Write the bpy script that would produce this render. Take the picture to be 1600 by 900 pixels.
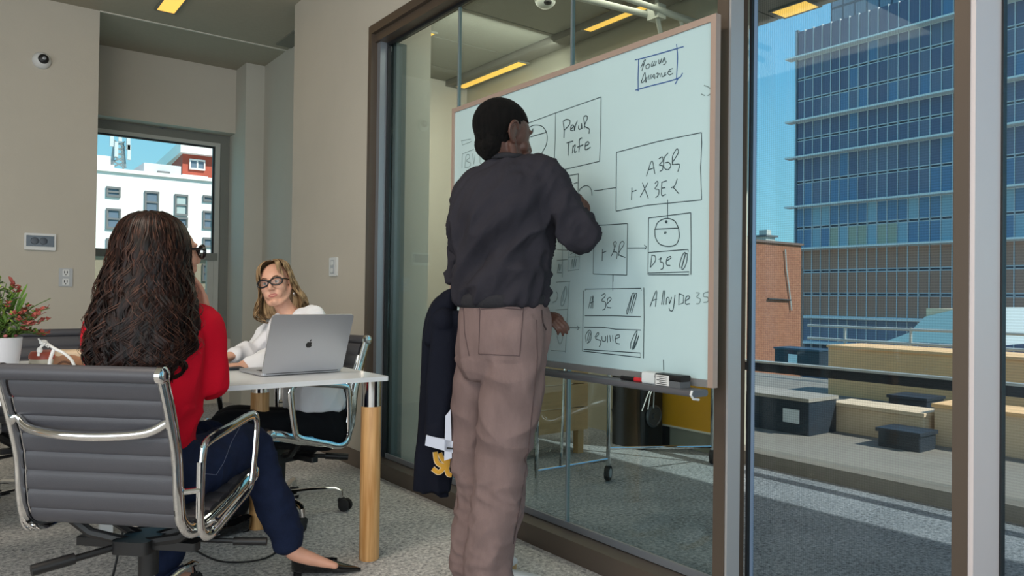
import bpy, bmesh, math, random
import numpy as np
from mathutils import Vector, Matrix, noise as mnoise
from math import sin, cos, pi, hypot, radians

scene = bpy.context.scene
for o in list(bpy.data.objects):
    bpy.data.objects.remove(o)

# ---------------- camera ----------------
FP, YAW, PIT, ROL, CH = 1164.0, .6423, .0111, -.0123, 1.07
def _w2c(v):
    x, y, z = v
    xr = x*cos(YAW)-y*sin(YAW); f = x*sin(YAW)+y*cos(YAW)
    f2 = f*cos(PIT)+z*sin(PIT); u2 = -f*sin(PIT)+z*cos(PIT)
    return np.array([xr*cos(ROL)-u2*sin(ROL), xr*sin(ROL)+u2*cos(ROL), f2])
CM = np.array([_w2c(e) for e in np.eye(3)]).T
camd = bpy.data.cameras.new('camera'); cam = bpy.data.objects.new('camera', camd)
scene.collection.objects.link(cam); scene.camera = cam
camd.sensor_width = 36; camd.lens = FP*36/1600; camd.clip_end = 2000; camd.clip_start = .05
cam.matrix_world = Matrix(((CM[0][0], CM[1][0], -CM[2][0], 0), (CM[0][1], CM[1][1], -CM[2][1], 0),
                           (CM[0][2], CM[1][2], -CM[2][2], CH), (0, 0, 0, 1)))
def at(px, py, X=None, Y=None, Z=None, D=None):
    """world point seen at a photo pixel, on the plane X=, Y= or Z=, or at camera depth D"""
    r = CM.T @ np.array([(px-800)/FP, (450-py)/FP, 1.0])
    t = X/r[0] if X is not None else Y/r[1] if Y is not None else (Z-CH)/r[2] if Z is not None else D
    return Vector((r[0]*t, r[1]*t, r[2]*t+CH))

# ---------------- world, sun, exposure ----------------
scene.view_settings.view_transform = 'Standard'
scene.view_settings.look = 'None'
scene.view_settings.exposure = 0.2
scene.view_settings.gamma = 1.0
w = bpy.data.worlds.new('sky'); scene.world = w; w.use_nodes = True
nt = w.node_tree; nt.nodes.clear()
tc = nt.nodes.new('ShaderNodeTexCoord'); sp = nt.nodes.new('ShaderNodeSeparateXYZ')
rp = nt.nodes.new('ShaderNodeValToRGB'); bg = nt.nodes.new('ShaderNodeBackground'); wo = nt.nodes.new('ShaderNodeOutputWorld')
rp.color_ramp.elements[0].position = 0.0; rp.color_ramp.elements[0].color = (.40, .80, .84, 1)
rp.color_ramp.elements[1].position = .75; rp.color_ramp.elements[1].color = (.14, .32, .60, 1)
e = rp.color_ramp.elements.new(.3); e.color = (.20, .58, .86, 1)
nt.links.new(tc.outputs['Generated'], sp.inputs[0]); nt.links.new(sp.outputs[2], rp.inputs[0])
nt.links.new(rp.outputs[0], bg.inputs[0]); bg.inputs[1].default_value = .88
nt.links.new(bg.outputs[0], wo.inputs[0])
def light(name, kind, loc, energy, color, size=None, aim=None):
    l = bpy.data.lights.new(name, kind); l.energy = energy; l.color = color
    o = bpy.data.objects.new(name, l); scene.collection.objects.link(o); o.location = loc
    if size: l.shape = 'RECTANGLE'; l.size, l.size_y = size
    if aim is not None: o.rotation_euler = Vector(aim).to_track_quat('-Z', 'Y').to_euler()
    return o
SUN = Vector((.39, -.74, .82)).normalized()
s = light('sun', 'SUN', (0, 0, 20), 4.6, (1, .94, .84), aim=-SUN); s.data.angle = .009
# large area lights: added fill for this room, and the next room's ceiling lamps
light('cool_fill_rear', 'AREA', (-1.0, -2.6, 1.6), 100, (.80, .92, 1), (5.5, 2.4), (0.12, 1, -.02))  # added cool fill in front of the solid rear wall
light('cool_fill_left', 'AREA', (-3.7, .2, 1.5), 86, (.84, .93, 1), (4.8, 2.2), (1, .1, 0))  # added cool fill beside the windowless left wall
light('warm_fill_near', 'AREA', (-1.2, 0, 3.2), 78, (1, .87, .73), (2.2, 3.0), (0.1, .1, -1))  # added warm fill, far larger than the strip lamps
light('warm_fill_far', 'AREA', (-.5, 2.5, 3.2), 68, (1, .87, .73), (.8, 1.4), (0.0, .35, -1))  # added warm fill, placed clear of the glass reflections
light('ceiling_light_next_room', 'AREA', (3.2, 4.2, 3.1), 48, (1, .88, .72), (1.2, 3.2), (0, 0, -1))
light('next_room_fill_far', 'AREA', (3.3, 4.7, 2.9), 16, (1, .95, .85), (1.4, .6), (0, 1, -.16))  # added fill aimed at the far wall, no lamp hangs here

# ---------------- helpers ----------------
COL = scene.collection
def s2l(c): c = c/255; return c/12.92 if c <= .04045 else ((c+.055)/1.055)**2.4
def lin(rgb): return (s2l(rgb[0]), s2l(rgb[1]), s2l(rgb[2]), 1)
MATS = {}
def mat(name, rgb, rough=.5, metal=0, var=0, scale=8, bump=0, bscale=60, spec=.5, emit=0, stretch=None, coat=0, detail=4):
    if name in MATS: return MATS[name]
    m = bpy.data.materials.new(name); m.use_nodes = True; MATS[name] = m
    n = m.node_tree; b = n.nodes['Principled BSDF']
    b.inputs['Base Color'].default_value = lin(rgb); b.inputs['Roughness'].default_value = rough
    b.inputs['Metallic'].default_value = metal; b.inputs['Specular IOR Level'].default_value = spec
    if coat: b.inputs['Coat Weight'].default_value = coat; b.inputs['Coat Roughness'].default_value = .08
    if emit: b.inputs['Emission Color'].default_value = lin(rgb); b.inputs['Emission Strength'].default_value = emit
    t = None
    if var or bump:
        t = n.nodes.new('ShaderNodeTexCoord'); mp = n.nodes.new('ShaderNodeMapping'); n.links.new(t.outputs['Object'], mp.inputs[0])
        if stretch: mp.inputs['Scale'].default_value = stretch
    if var:
        nz = n.nodes.new('ShaderNodeTexNoise'); nz.inputs['Scale'].default_value = scale; nz.inputs['Detail'].default_value = detail
        nz.inputs['Roughness'].default_value = .65
        cr = n.nodes.new('ShaderNodeValToRGB'); c = lin(rgb)
        cr.color_ramp.elements[0].position = .3; cr.color_ramp.elements[1].position = .7
        cr.color_ramp.elements[0].color = tuple(max(0, c[i]*(1-var)) for i in range(3))+(1,)
        cr.color_ramp.elements[1].color = tuple(min(1, c[i]*(1+var)) for i in range(3))+(1,)
        n.links.new(mp.outputs[0], nz.inputs[0]); n.links.new(nz.outputs[0], cr.inputs[0]); n.links.new(cr.outputs[0], b.inputs['Base Color'])
    if bump:
        nb = n.nodes.new('ShaderNodeTexNoise'); nb.inputs['Scale'].default_value = bscale; nb.inputs['Detail'].default_value = 3
        bp = n.nodes.new('ShaderNodeBump'); bp.inputs['Strength'].default_value = bump; bp.inputs['Distance'].default_value = .004
        n.links.new(mp.outputs[0], nb.inputs[0]); n.links.new(nb.outputs[0], bp.inputs['Height']); n.links.new(bp.outputs[0], b.inputs['Normal'])
    return m
def glass_mat(name, tint, ior=1.45, rough=0, boost=1.0, mesh=0):
    """thin architectural glass: tinted transmission plus fresnel reflection"""
    m = bpy.data.materials.new(name); m.use_nodes = True; n = m.node_tree; n.nodes.clear()
    tr = n.nodes.new('ShaderNodeBsdfTransparent'); tr.inputs[0].default_value = (*tint, 1)
    gl = n.nodes.new('ShaderNodeBsdfGlossy'); gl.inputs['Roughness'].default_value = rough; gl.inputs[0].default_value = (.9, .97, 1, 1)
    lw = n.nodes.new('ShaderNodeLayerWeight'); lw.inputs[0].default_value = .5
    pw_ = n.nodes.new('ShaderNodeMath'); pw_.operation = 'POWER'; pw_.inputs[1].default_value = 4.2
    mu = n.nodes.new('ShaderNodeMath'); mu.operation = 'MULTIPLY_ADD'; mu.inputs[1].default_value = .85*boost; mu.inputs[2].default_value = .045*boost; mu.use_clamp = True
    if mesh:      # fine woven screen laminated on the pane
        tcn = n.nodes.new('ShaderNodeTexCoord'); cols = []
        for d_ in ('Y', 'Z'):
            wv = n.nodes.new('ShaderNodeTexWave'); wv.bands_direction = d_; wv.inputs['Scale'].default_value = 42; n.links.new(tcn.outputs['Object'], wv.inputs[0]); cols.append(wv)
        ad = n.nodes.new('ShaderNodeMath'); ad.operation = 'ADD'; n.links.new(cols[0].outputs['Fac'], ad.inputs[0]); n.links.new(cols[1].outputs['Fac'], ad.inputs[1])
        sc = n.nodes.new('ShaderNodeMapRange'); sc.inputs['From Max'].default_value = 2; sc.inputs['To Min'].default_value = .86; sc.inputs['To Max'].default_value = 1.0; n.links.new(ad.outputs[0], sc.inputs[0])
        vm = n.nodes.new('ShaderNodeVectorMath'); vm.operation = 'SCALE'; vm.inputs[0].default_value = tint; n.links.new(sc.outputs[0], vm.inputs['Scale']); n.links.new(vm.outputs[0], tr.inputs[0])
    mx = n.nodes.new('ShaderNodeMixShader'); out = n.nodes.new('ShaderNodeOutputMaterial')
    n.links.new(lw.outputs['Facing'], pw_.inputs[0]); n.links.new(pw_.outputs[0], mu.inputs[0]); n.links.new(mu.outputs[0], mx.inputs[0])
    n.links.new(tr.outputs[0], mx.inputs[1]); n.links.new(gl.outputs[0], mx.inputs[2]); n.links.new(mx.outputs[0], out.inputs[0])
    MATS[name] = m; return m

class MB:
    def __init__(s): s.v = []; s.f = []; s.mi = []
    def add(s, vs, fs, mi=0):
        k = len(s.v); s.v += [tuple(v) for v in vs]; s.f += [tuple(i+k for i in f) for f in fs]; s.mi += [mi]*len(fs); return s
    def box(s, x0, x1, y0, y1, z0, z1, mi=0):
        return s.add([(x, y, z) for z in (z0, z1) for y in (y0, y1) for x in (x0, x1)],
                     [(0, 2, 3, 1), (4, 5, 7, 6), (0, 1, 5, 4), (2, 6, 7, 3), (0, 4, 6, 2), (1, 3, 7, 5)], mi)
    def rbox(s, x0, x1, y0, y1, z0, z1, r=.01, n=3, axis='z', mi=0):
        """box with the four edges along one axis rounded"""
        def outline(a0, a1, b0, b1):
            p = []
            for (cx, cy, t0) in ((a1-r, b1-r, 0), (a0+r, b1-r, 1), (a0+r, b0+r, 2), (a1-r, b0+r, 3)):
                for k in range(n+1):
                    t = (t0+k/n)*pi/2; p.append((cx+r*cos(t), cy+r*sin(t)))
            return p
        if axis == 'z': o = outline(x0, x1, y0, y1); A = [(a, b, z0) for a, b in o]; B = [(a, b, z1) for a, b in o]
        elif axis == 'x': o = outline(y0, y1, z0, z1); A = [(x0, a, b) for a, b in o]; B = [(x1, a, b) for a, b in o]
        else: o = outline(x0, x1, z0, z1); A = [(a, y1, b) for a, b in o]; B = [(a, y0, b) for a, b in o]
        m = len(o)
        return s.add(A+B, [tuple(range(m))[::-1], tuple(range(m, 2*m))]+[(i, (i+1) % m, m+(i+1) % m, m+i) for i in range(m)], mi)
    def prism(s, pts, d, mi=0):
        """planar polygon pts (3D) extruded by vector d"""
        m = len(pts); d = Vector(d); A = [Vector(p) for p in pts]
        return s.add(A+[p+d for p in A], [tuple(range(m))[::-1], tuple(range(m, 2*m))]+[(i, (i+1) % m, m+(i+1) % m, m+i) for i in range(m)], mi)
    def tube(s, pts, r, n=10, caps=True, flat=1.0, ref=None, closed=False, mi=0):
        P = [Vector(p) for p in pts]; m = len(P); R = list(r) if hasattr(r, '__len__') else [r]*m
        T = []
        for i in range(m):
            a = P[i-1] if (i or closed) else P[i]; b = P[(i+1) % m] if (i < m-1 or closed) else P[i]
            t = (b-a); T.append(t.normalized() if t.length > 1e-9 else Vector((0, 0, 1)))
        up = Vector(ref) if ref is not None else (Vector((0, 0, 1)) if abs(T[0].z) < .9 else Vector((0, 1, 0)))
        u = (up-T[0]*up.dot(T[0])).normalized(); vs = []
        for i in range(m):
            if ref is not None: u = (up-T[i]*up.dot(T[i]))
            else: u = (u-T[i]*u.dot(T[i]))
            u = u.normalized() if u.length > 1e-6 else T[i].orthogonal().normalized()
            w_ = T[i].cross(u)
            for k in range(n):
                a = 2*pi*k/n; vs.append(P[i]+u*(R[i]*flat*cos(a))+w_*(R[i]*sin(a)))
        fs = []
        for i in range(m if closed else m-1):
            j = (i+1) % m
            for k in range(n): fs.append((i*n+k, i*n+(k+1) % n, j*n+(k+1) % n, j*n+k))
        if caps and not closed: fs += [tuple(range(n))[::-1], tuple((m-1)*n+k for k in range(n))]
        return s.add(vs, fs, mi)
    def cyl(s, a, b, r, n=16, r2=None, mi=0): return s.tube([a, b], [r, r if r2 is None else r2], n, mi=mi)
    def lathe(s, prof, c=(0, 0, 0), n=24, axis=(0, 0, 1), mi=0):
        ax = Vector(axis).normalized(); u = ax.orthogonal().normalized(); w_ = ax.cross(u); c = Vector(c); vs = []
        for (r, h) in prof:
            for k in range(n): a = 2*pi*k/n; vs.append(c+ax*h+u*(r*cos(a))+w_*(r*sin(a)))
        fs = [(i*n+k, i*n+(k+1) % n, (i+1)*n+(k+1) % n, (i+1)*n+k) for i in range(len(prof)-1) for k in range(n)]
        fs += [tuple(range(n))[::-1], tuple((len(prof)-1)*n+k for k in range(n))]
        return s.add(vs, fs, mi)
    def ell(s, c, r, rot=None, nu=16, nv=10, mi=0):
        c = Vector(c); vs = []; fs = []
        for j in range(nv+1):
            t = pi*j/nv
            for i in range(nu):
                a = 2*pi*i/nu; p = Vector((r[0]*sin(t)*cos(a), r[1]*sin(t)*sin(a), r[2]*cos(t)))
                if rot is not None: p = rot @ p
                vs.append(c+p)
        for j in range(nv):
            for i in range(nu): fs.append((j*nu+i, (j+1)*nu+i, (j+1)*nu+(i+1) % nu, j*nu+(i+1) % nu))
        return s.add(vs, fs, mi)
    def mesh(s, name, mats, smooth=None):
        me = bpy.data.meshes.new(name); me.from_pydata(s.v, [], s.f); me.update()
        bm = bmesh.new(); bm.from_mesh(me); bmesh.ops.remove_doubles(bm, verts=bm.verts, dist=1e-6)
        bmesh.ops.recalc_face_normals(bm, faces=bm.faces)
        if smooth is None or smooth > 0:
            ang = radians(35 if smooth is None else smooth)
            for f in bm.faces: f.smooth = True
            for e_ in bm.edges: e_.smooth = not (len(e_.link_faces) != 2 or e_.calc_face_angle(0) > ang)
        bm.to_mesh(me); bm.free()
        for m in (mats if isinstance(mats, (list, tuple)) else [mats]): me.materials.append(m)
        return me
    def build(s, name, mats, parent=None, smooth=None, world=True):
        multi = isinstance(mats, (list, tuple)) and len(mats) > 1
        me = s.mesh(name, mats, smooth)
        if multi and len(me.polygons) == len(s.mi):
            me.polygons.foreach_set('material_index', s.mi)
        return link(name, me, parent, world)
def link(name, me, parent=None, world=True):
    o = bpy.data.objects.new(name, me); COL.objects.link(o)
    if parent is not None:
        o.parent = parent
        if world and parent.parent is None: o.matrix_parent_inverse = Matrix.Translation(-root_of(parent))
    return o
def root_of(o):
    p = Vector(o.location)
    while o.parent is not None: o = o.parent; p = Vector(o.location)
    return p
def tag(o, label=None, cat=None, group=None, kind=None):
    if label: o['label'] = label
    if cat: o['category'] = cat
    if group: o['group'] = group
    if kind: o['kind'] = kind
    return o
def empty(name, loc, label=None, cat=None, group=None, rz=0):
    o = bpy.data.objects.new(name, None); COL.objects.link(o); o.location = loc; o.rotation_euler = (0, 0, rz); o.empty_display_size = .1
    return tag(o, label, cat, group)
def dup(o, parent=None):
    c = o.copy(); COL.objects.link(c)
    if parent is not None: c.parent = parent; c.matrix_parent_inverse = o.matrix_parent_inverse.copy()
    for ch in list(o.children): dup(ch, c)
    return c
def struct(name, mb, m, parent=None, smooth=0):
    o = mb.build(name, m, parent, smooth)
    if parent is None: o['kind'] = 'structure'
    return o
def spline(pts, n=8, closed=False):
    """Catmull-Rom through points"""
    P = [Vector(p) for p in pts]; out = []; m = len(P)
    for i in range(m if closed else m-1):
        p0 = P[i-1] if (i or closed) else P[0]*2-P[1]; p1 = P[i]; p2 = P[(i+1) % m]
        p3 = P[(i+2) % m] if (i+2 < m or closed) else P[-1]*2-P[-2]
        for k in range(n):
            t = k/n; out.append(.5*((2*p1)+(p2-p0)*t+(2*p0-5*p1+4*p2-p3)*t*t+(3*p1-p0-3*p2+p3)*t**3))
    if not closed: out.append(P[-1])
    return out
def lerp(a, b, t): return a+(b-a)*t

# ---------------- materials ----------------
wallm = mat('wall_paint', (190, 184, 172), .85, var=.03, scale=1.5, bump=.15, bscale=90)
wallg = mat('grey_white_paint', (186, 184, 174), .85, var=.02, scale=2)
ceilm = mat('ceiling_paint', (168, 162, 146), .9, var=.03, scale=30)
ceil2 = mat('metal_ceiling', (122, 122, 112), .6, var=.03, scale=4)
brown = mat('bronze_aluminium', (92, 80, 70), .42, .35)
alugr = mat('grey_aluminium', (140, 145, 152), .35, .5)
alulav = mat('satin_aluminium', (212, 202, 202), .45, .15)
gask = mat('black_gasket', (22, 24, 28), .5)
chrome = mat('chrome', (225, 225, 225), .06, 1)
blackp = mat('black_plastic', (20, 20, 22), .45)
blackr = mat('black_rubber', (24, 24, 25), .7)
whitep = mat('white_plastic', (215, 217, 217), .4)
joint = mat('pale_joint', (205, 202, 190), .7)
lampm = mat('lamp_diffuser', (255, 196, 88), .5, emit=1.0)
winfr = mat('window_frame_grey', (120, 122, 116), .5, .2)
glass_l = glass_mat('partition_glass', (.84, .91, .90), boost=.9)
glass_r = glass_mat('front_glass', (.92, .97, 1.0), boost=.3, mesh=1)
glass_e = glass_mat('exterior_glass', (.94, .97, .98), boost=.25)
glass_w = glass_mat('window_glass', (.98, 1, 1), boost=.3)
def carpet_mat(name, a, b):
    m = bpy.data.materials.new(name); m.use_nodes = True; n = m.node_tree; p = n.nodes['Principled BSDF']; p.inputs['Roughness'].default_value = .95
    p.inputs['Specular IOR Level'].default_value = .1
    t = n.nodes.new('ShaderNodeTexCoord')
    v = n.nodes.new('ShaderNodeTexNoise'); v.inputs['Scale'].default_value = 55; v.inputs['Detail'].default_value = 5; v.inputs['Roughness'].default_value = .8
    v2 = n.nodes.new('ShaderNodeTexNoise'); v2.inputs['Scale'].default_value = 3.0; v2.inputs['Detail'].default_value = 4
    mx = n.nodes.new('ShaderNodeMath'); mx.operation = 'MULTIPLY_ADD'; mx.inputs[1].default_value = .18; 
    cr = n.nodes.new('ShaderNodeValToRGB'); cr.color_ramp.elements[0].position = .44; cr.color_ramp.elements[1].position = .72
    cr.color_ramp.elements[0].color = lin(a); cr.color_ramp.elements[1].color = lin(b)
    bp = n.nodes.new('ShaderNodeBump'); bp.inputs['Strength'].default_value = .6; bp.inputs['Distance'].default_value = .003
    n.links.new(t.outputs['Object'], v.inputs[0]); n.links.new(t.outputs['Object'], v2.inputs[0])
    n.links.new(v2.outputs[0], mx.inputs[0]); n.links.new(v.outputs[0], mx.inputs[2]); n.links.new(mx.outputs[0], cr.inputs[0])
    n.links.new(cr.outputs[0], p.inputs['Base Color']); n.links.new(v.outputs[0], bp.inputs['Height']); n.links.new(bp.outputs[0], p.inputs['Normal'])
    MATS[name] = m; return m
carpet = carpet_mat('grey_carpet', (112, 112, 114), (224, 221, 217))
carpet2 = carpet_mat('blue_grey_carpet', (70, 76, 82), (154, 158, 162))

# ---------------- the room ----------------
ZC = 3.245
struct('floor', MB().box(-4, 2.10, -3, 7.7, -.06, 0).box(2.10, 2.40, 4.18, 7.7, -.06, 0), carpet)
struct('ceiling', MB().box(-4, 2.45, -3, 7.44, ZC, ZC+.1), ceilm)
struct('wall_rear', MB().box(-4.1, 2.1, -3.1, -3, 0, ZC), wallm)
struct('wall_left', MB().box(-4.1, -4, -3, 6.6, 0, ZC), wallm)
struct('wall_far', MB().box(-4, .867, 6.54, 7.72, 0, ZC), wallm)
struct('wall_window', MB().box(.867, 2.17, 7.44, 7.72, 2.625, ZC+.1).box(.867, 2.17, 7.5, 7.72, 0, .62), wallm)
struct('wall_niche', MB().box(2.17, 2.345, 7.13, 7.72, 0, ZC).box(2.345, 2.45, 5.475, 7.72, 0, ZC), wallg)
struct('wall_right', MB().box(2.02, 2.45, 4.185, 5.475, 0, ZC), wallm)
struct('wall_over_glass', MB().box(2.02, 2.2, -3, 4.185, 2.71, ZC), wallm)
struct('trim_ceiling', MB().box(.867, 2.345, 6.53, 6.55, ZC-.008, ZC), joint)
struct('baseboard_right', MB().box(2.005, 2.02, 4.185, 5.475, 0, .10), mat('bronze_base', (112, 100, 90), .5, .2))
struct('baseboard_far', MB().box(-4, .867, 6.525, 6.54, 0, .10), mat('pale_base', (190, 186, 176), .6))
# recessed ceiling lamps of our room
def strip_lamp(x0, x1, y0, y1, z, label, group):
    e_ = empty('ceiling_light', ((x0+x1)/2, (y0+y1)/2, z), label, 'ceiling light', group)
    MB().box(x0, x1, y0, y1, z-.012, z-.002).build('diffuser', lampm, e_, 0)
    MB().box(x0-.015, x1+.015, y0-.015, y0, z-.016, z).box(x0-.015, x1+.015, y1, y1+.015, z-.016, z).box(x0-.015, x0, y0, y1, z-.016, z).box(x1, x1+.015, y0, y1, z-.016, z).build('frame', ceil2, e_, 0)
strip_lamp(1.205, 1.33, 4.9, 6.2, ZC, 'yellow strip ceiling light above the seated women', None)
# window in the niche
YW = 7.62
wnd = struct('window_1', MB().box(.80, 2.17, YW, YW+.08, 2.53, 2.625).box(2.04, 2.17, YW, YW+.08, .62, 2.53).box(.80, .87, YW, YW+.08, .62, 2.53).box(.87, 2.04, YW, YW+.08, .62, .70), winfr)
struct('window_frame', MB().box(.87, 2.075, YW-.02, YW, 2.505, 2.54).box(2.03, 2.075, YW-.02, YW, .70, 2.505), mat('frame_light', (176, 178, 172), .5), wnd)
struct('window_rail', MB().box(.87, 2.06, YW-.03, YW+.05, 1.385, 1.455), winfr, wnd)
struct('window_gasket', MB().box(.87, 2.03, YW+.0, YW+.03, 2.49, 2.505).box(2.012, 2.03, YW, YW+.03, 1.455, 2.49), gask, wnd)
tag(struct('lower_sash', MB().box(1.97, 2.03, YW-.01, YW+.04, .70, 1.385).box(.87, 2.03, YW-.01, YW+.04, .70, .76), mat('frame_light', (176, 178, 172), .5), wnd))
struct('upper_pane', MB().box(.87, 2.03, YW+.035, YW+.041, 1.455, 2.50), glass_w, wnd)
struct('lower_pane', MB().box(.87, 1.97, YW+.035, YW+.041, .76, 1.385), glass_mat('screened_glass', (.80, .80, .77), boost=.3), wnd)
c = at(253, 200, Z=2.625)
e_ = empty('soffit_sensor', (c.x, c.y, 2.625), 'small black round sensor in the soffit above the window', 'sensor')
MB().lathe([(.045, 0), (.045, -.004), (.03, -.008)], (c.x, c.y, 2.625)).build('ring', alugr, e_)
MB().lathe([(.026, -.006), (.024, -.016), (.01, -.02)], (c.x, c.y, 2.625)).build('lens', blackp, e_)

# partition frame towards the next room
XF, XG = 2.02, 2.115
struct('trim_1', MB().box(XF-.012, XF+.16, 4.145, 4.185, 0, 2.71).box(XF-.012, XF+.16, -3, 4.145, 2.66, 2.71), brown)
struct('trim_2', MB().box(XF+.012, XF+.13, -3, 4.145, 2.61, 2.665), brown)
struct('trim_3', MB().box(XF+.03, XG-.01, 4.105, 4.145, .0, 2.61), alugr)
struct('trim_15', MB().box(XG+.02, XG+.09, 4.06, 4.12, 0, 2.61), mat('dark_green_metal', (84, 94, 92), .5, .2))
struct('trim_4', MB().box(XG-.02, XG+.01, 4.09, 4.105, .08, 2.61).box(XG-.02, XG-.005, -3, 4.09, 2.595, 2.61).box(XG-.02, XG-.005, -3, 4.06, .08, .087), gask)
struct('baseboard_glass', MB().box(XF-.01, XG+.06, 1.56, 4.14, 0, .085), mat('bronze_base_rail', (88, 78, 70), .4, .3))
struct('baseboard_glass_near', MB().box(XF-.01, XG+.06, -3, 1.56, 0, .02), brown)
struct('trim_5', MB().box(XG-.02, XG-.008, 1.57, 4.06, .085, .115), alugr)
# glass panes of the partition
gy = [4.095, 3.322, 2.418, 1.545]
for k in range(3):
    g = struct('window_%d' % (k+2), MB().box(XG, XG+.01, gy[k+1]+.006, gy[k]-.006, .085, 2.60), glass_l)
    if k: struct('trim_%d' % (k+5), MB().box(XG-.004, XG+.014, gy[k]-.0045, gy[k]+.0045, .085, 2.60), mat('glass_edge', (150, 162, 166), .25, .5))
struct('trim_8', MB().box(XF-.005, XF+.10, 1.528, 1.572, 0, 2.71), brown)
struct('trim_9', MB().box(XF, XF+.066, 1.520, 1.529, 0, 2.71), mat('pale_aluminium', (176, 176, 178), .35, .3))
struct('trim_10', MB().box(XF+.098, XF+.112, 1.512, 1.520, 0, 2.71), gask)
struct('trim_11', MB().box(XF+.112, XF+.135, 1.514, 1.520, 0, 2.71), mat('frosted_edge', (150, 165, 190), .3, .2))
struct('window_5', MB().box(XF+.125, XF+.135, .84, 1.51, .02, 2.71), glass_r)
struct('trim_12', MB().box(XF-.005, XF+.19, .802, .838, 0, 2.71), brown)
struct('trim_13', MB().box(XF, XF+.155, .790, .802, 0, 2.71), alulav)
struct('trim_14', MB().box(XF+.155, XF+.18, .785, .802, 0, 2.71), gask)
struct('window_6', MB().box(XF+.165, XF+.175, -.6, .79, .02, 2.71), glass_r)

# ---------------- the next room ----------------
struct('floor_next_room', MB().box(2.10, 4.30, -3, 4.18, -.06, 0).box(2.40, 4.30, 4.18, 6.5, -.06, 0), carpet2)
cl = struct('ceiling_next_room', MB().box(2.2, 5.09, -3, 6.43, ZC+.03, ZC+.12), mat('ceiling_void', (190, 188, 176), .8))
pm = {}
yj = [6.43, 6.05, 5.37, 4.71]+[4.71-.67*k for k in range(1, 9)]
for xa, xb in ((2.2, 3.93), (4.12, 5.07)):
    for k in range(len(yj)-1):
        d = yj[k]-yj[k+1]; key = (round(d, 2), xa)
        if key not in pm: pm[key] = MB().box(.004, xb-xa-.004, .006, d-.006, -.012, .03).mesh('ceiling_panel', ceil2, 0)
        o = link('ceiling_panel', pm[key], cl, True); o.location = (xa, yj[k+1], ZC+.0)
struct('ceiling_beam', MB().box(3.94, 4.10, -3, 6.43, ZC-.06, ZC+.03), mat('dark_beam', (112, 110, 102), .6), cl)
struct('wall_next_far', MB().box(2.45, 4.4, 6.43, 6.6, 0, ZC), wallm)
struct('wall_next_outer', MB().box(4.2, 4.4, 3.16, 6.43, 0, ZC), mat('outer_wall_paint', (170, 166, 150), .8))
struct('wall_next_near', MB().box(2.1, 4.4, -3.1, -3, 0, ZC), wallm)
struct('baseboard_window', MB().box(4.13, 4.30, -3, 3.16, 0, .085), mat('concrete_sill', (120, 112, 100), .7, var=.1))
ew = struct('window_7', MB().box(4.22, 4.29, 3.10, 3.16, .085, ZC).box(4.22, 4.29, -3, -2.9, .085, ZC), brown)
struct('window_rail', MB().box(4.22, 4.27, -2.9, 3.10, .600, .655), mat('dark_rail', (38, 42, 48), .4), ew)
struct('window_rail', MB().box(4.21, 4.275, -2.9, 3.10, .655, .668), mat('rail_cap', (200, 200, 195), .3, .4), ew)
struct('pane', MB().box(4.24, 4.25, -2.9, 3.10, .668, ZC), glass_e, ew)
struct('pane', MB().box(4.24, 4.25, -2.9, 3.10, .085, .600), glass_e, ew)
strip_lamp(3.03, 3.13, 5.28, 6.05, ZC-.012, 'short yellow ceiling light at the top left corner of the glass partition', None)
strip_lamp(4.02, 4.12, 5.32, 6.36, ZC-.055, 'long yellow ceiling light seen just above the top left of the whiteboard', None)
strip_lamp(3.93, 4.01, 3.72, 4.36, ZC-.055, 'dim yellow ceiling light beside the white ceiling pipes', None)
strip_lamp(4.86, 5.04, 3.02, 3.30, ZC-.012, 'square yellow light at the ceiling edge above the tower view', None)
# dome camera
c = at(852, 3, Z=3.1)
e_ = empty('dome_camera', (c.x, c.y, ZC-.012), 'white dome security camera under the ceiling behind the glass', 'security camera')
MB().lathe([(.085, 0), (.09, -.03), (.085, -.06)], (c.x, c.y, ZC-.012), 28).build('mount', whitep, e_)
MB().lathe([(.083, -.06), (.082, -.10), (.066, -.145), (.04, -.17), (.0, -.178)], (c.x, c.y, ZC-.012), 28).build('dome', mat('dome_white', (200, 205, 200), .35), e_)
MB().ell((c.x-.015, c.y-.045, ZC-.165), (.03, .03, .018)).build('lens', blackp, e_)
# white ceiling pipes with a bracket
e_ = empty('ceiling_pipe_rack', (3.8, 3.4, ZC), 'white pipes and bracket hanging under the ceiling above the whiteboard', 'ceiling pipes')
pw = mat('pipe_white', (176, 178, 170), .5)
a, b = at(880, -10, Z=3.05), at(1012, 23, Z=3.05)
MB().cyl(a, b, .022).build('pipe', pw, e_)
a, b = at(950, -12, Z=3.05), at(1110, 42, Z=3.05)
MB().cyl(a, b, .02).build('pipe', pw, e_)
a, b = at(1020, 18, Z=3.05), at(1055, 58, Z=2.9)
MB().cyl(at(1024, 14, Z=3.05), at(1033, 55, X=3.95), .016).cyl(at(1062, 26, Z=3.05), at(1068, 48, X=4.1), .014).cyl(at(1024, 14, Z=3.05), at(1105, 44, Z=3.02), .02).build('hanger', pw, e_)
c = at(1026, 20, Z=3.05)
MB().box(c.x-.04, c.x+.04, c.y-.05, c.y+.05, 3.0, 3.1).build('bracket', pw, e_, 0)
MB().cyl((c.x, c.y, 3.08), (c.x, c.y, ZC), .012).build('drop_rod', pw, e_)
# ---------------- outside, seen through the right-hand glass ----------------
struct('ground', MB().box(4.3, 10.5, -30, 60, -.4, -.12), mat('terrace_floor', (140, 130, 117), .9, var=.08, scale=3, bump=.3))
struct('ground_far', MB().box(10.5, 400, -200, 400, -14.4, -14), mat('street', (120, 118, 114), .9))
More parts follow.
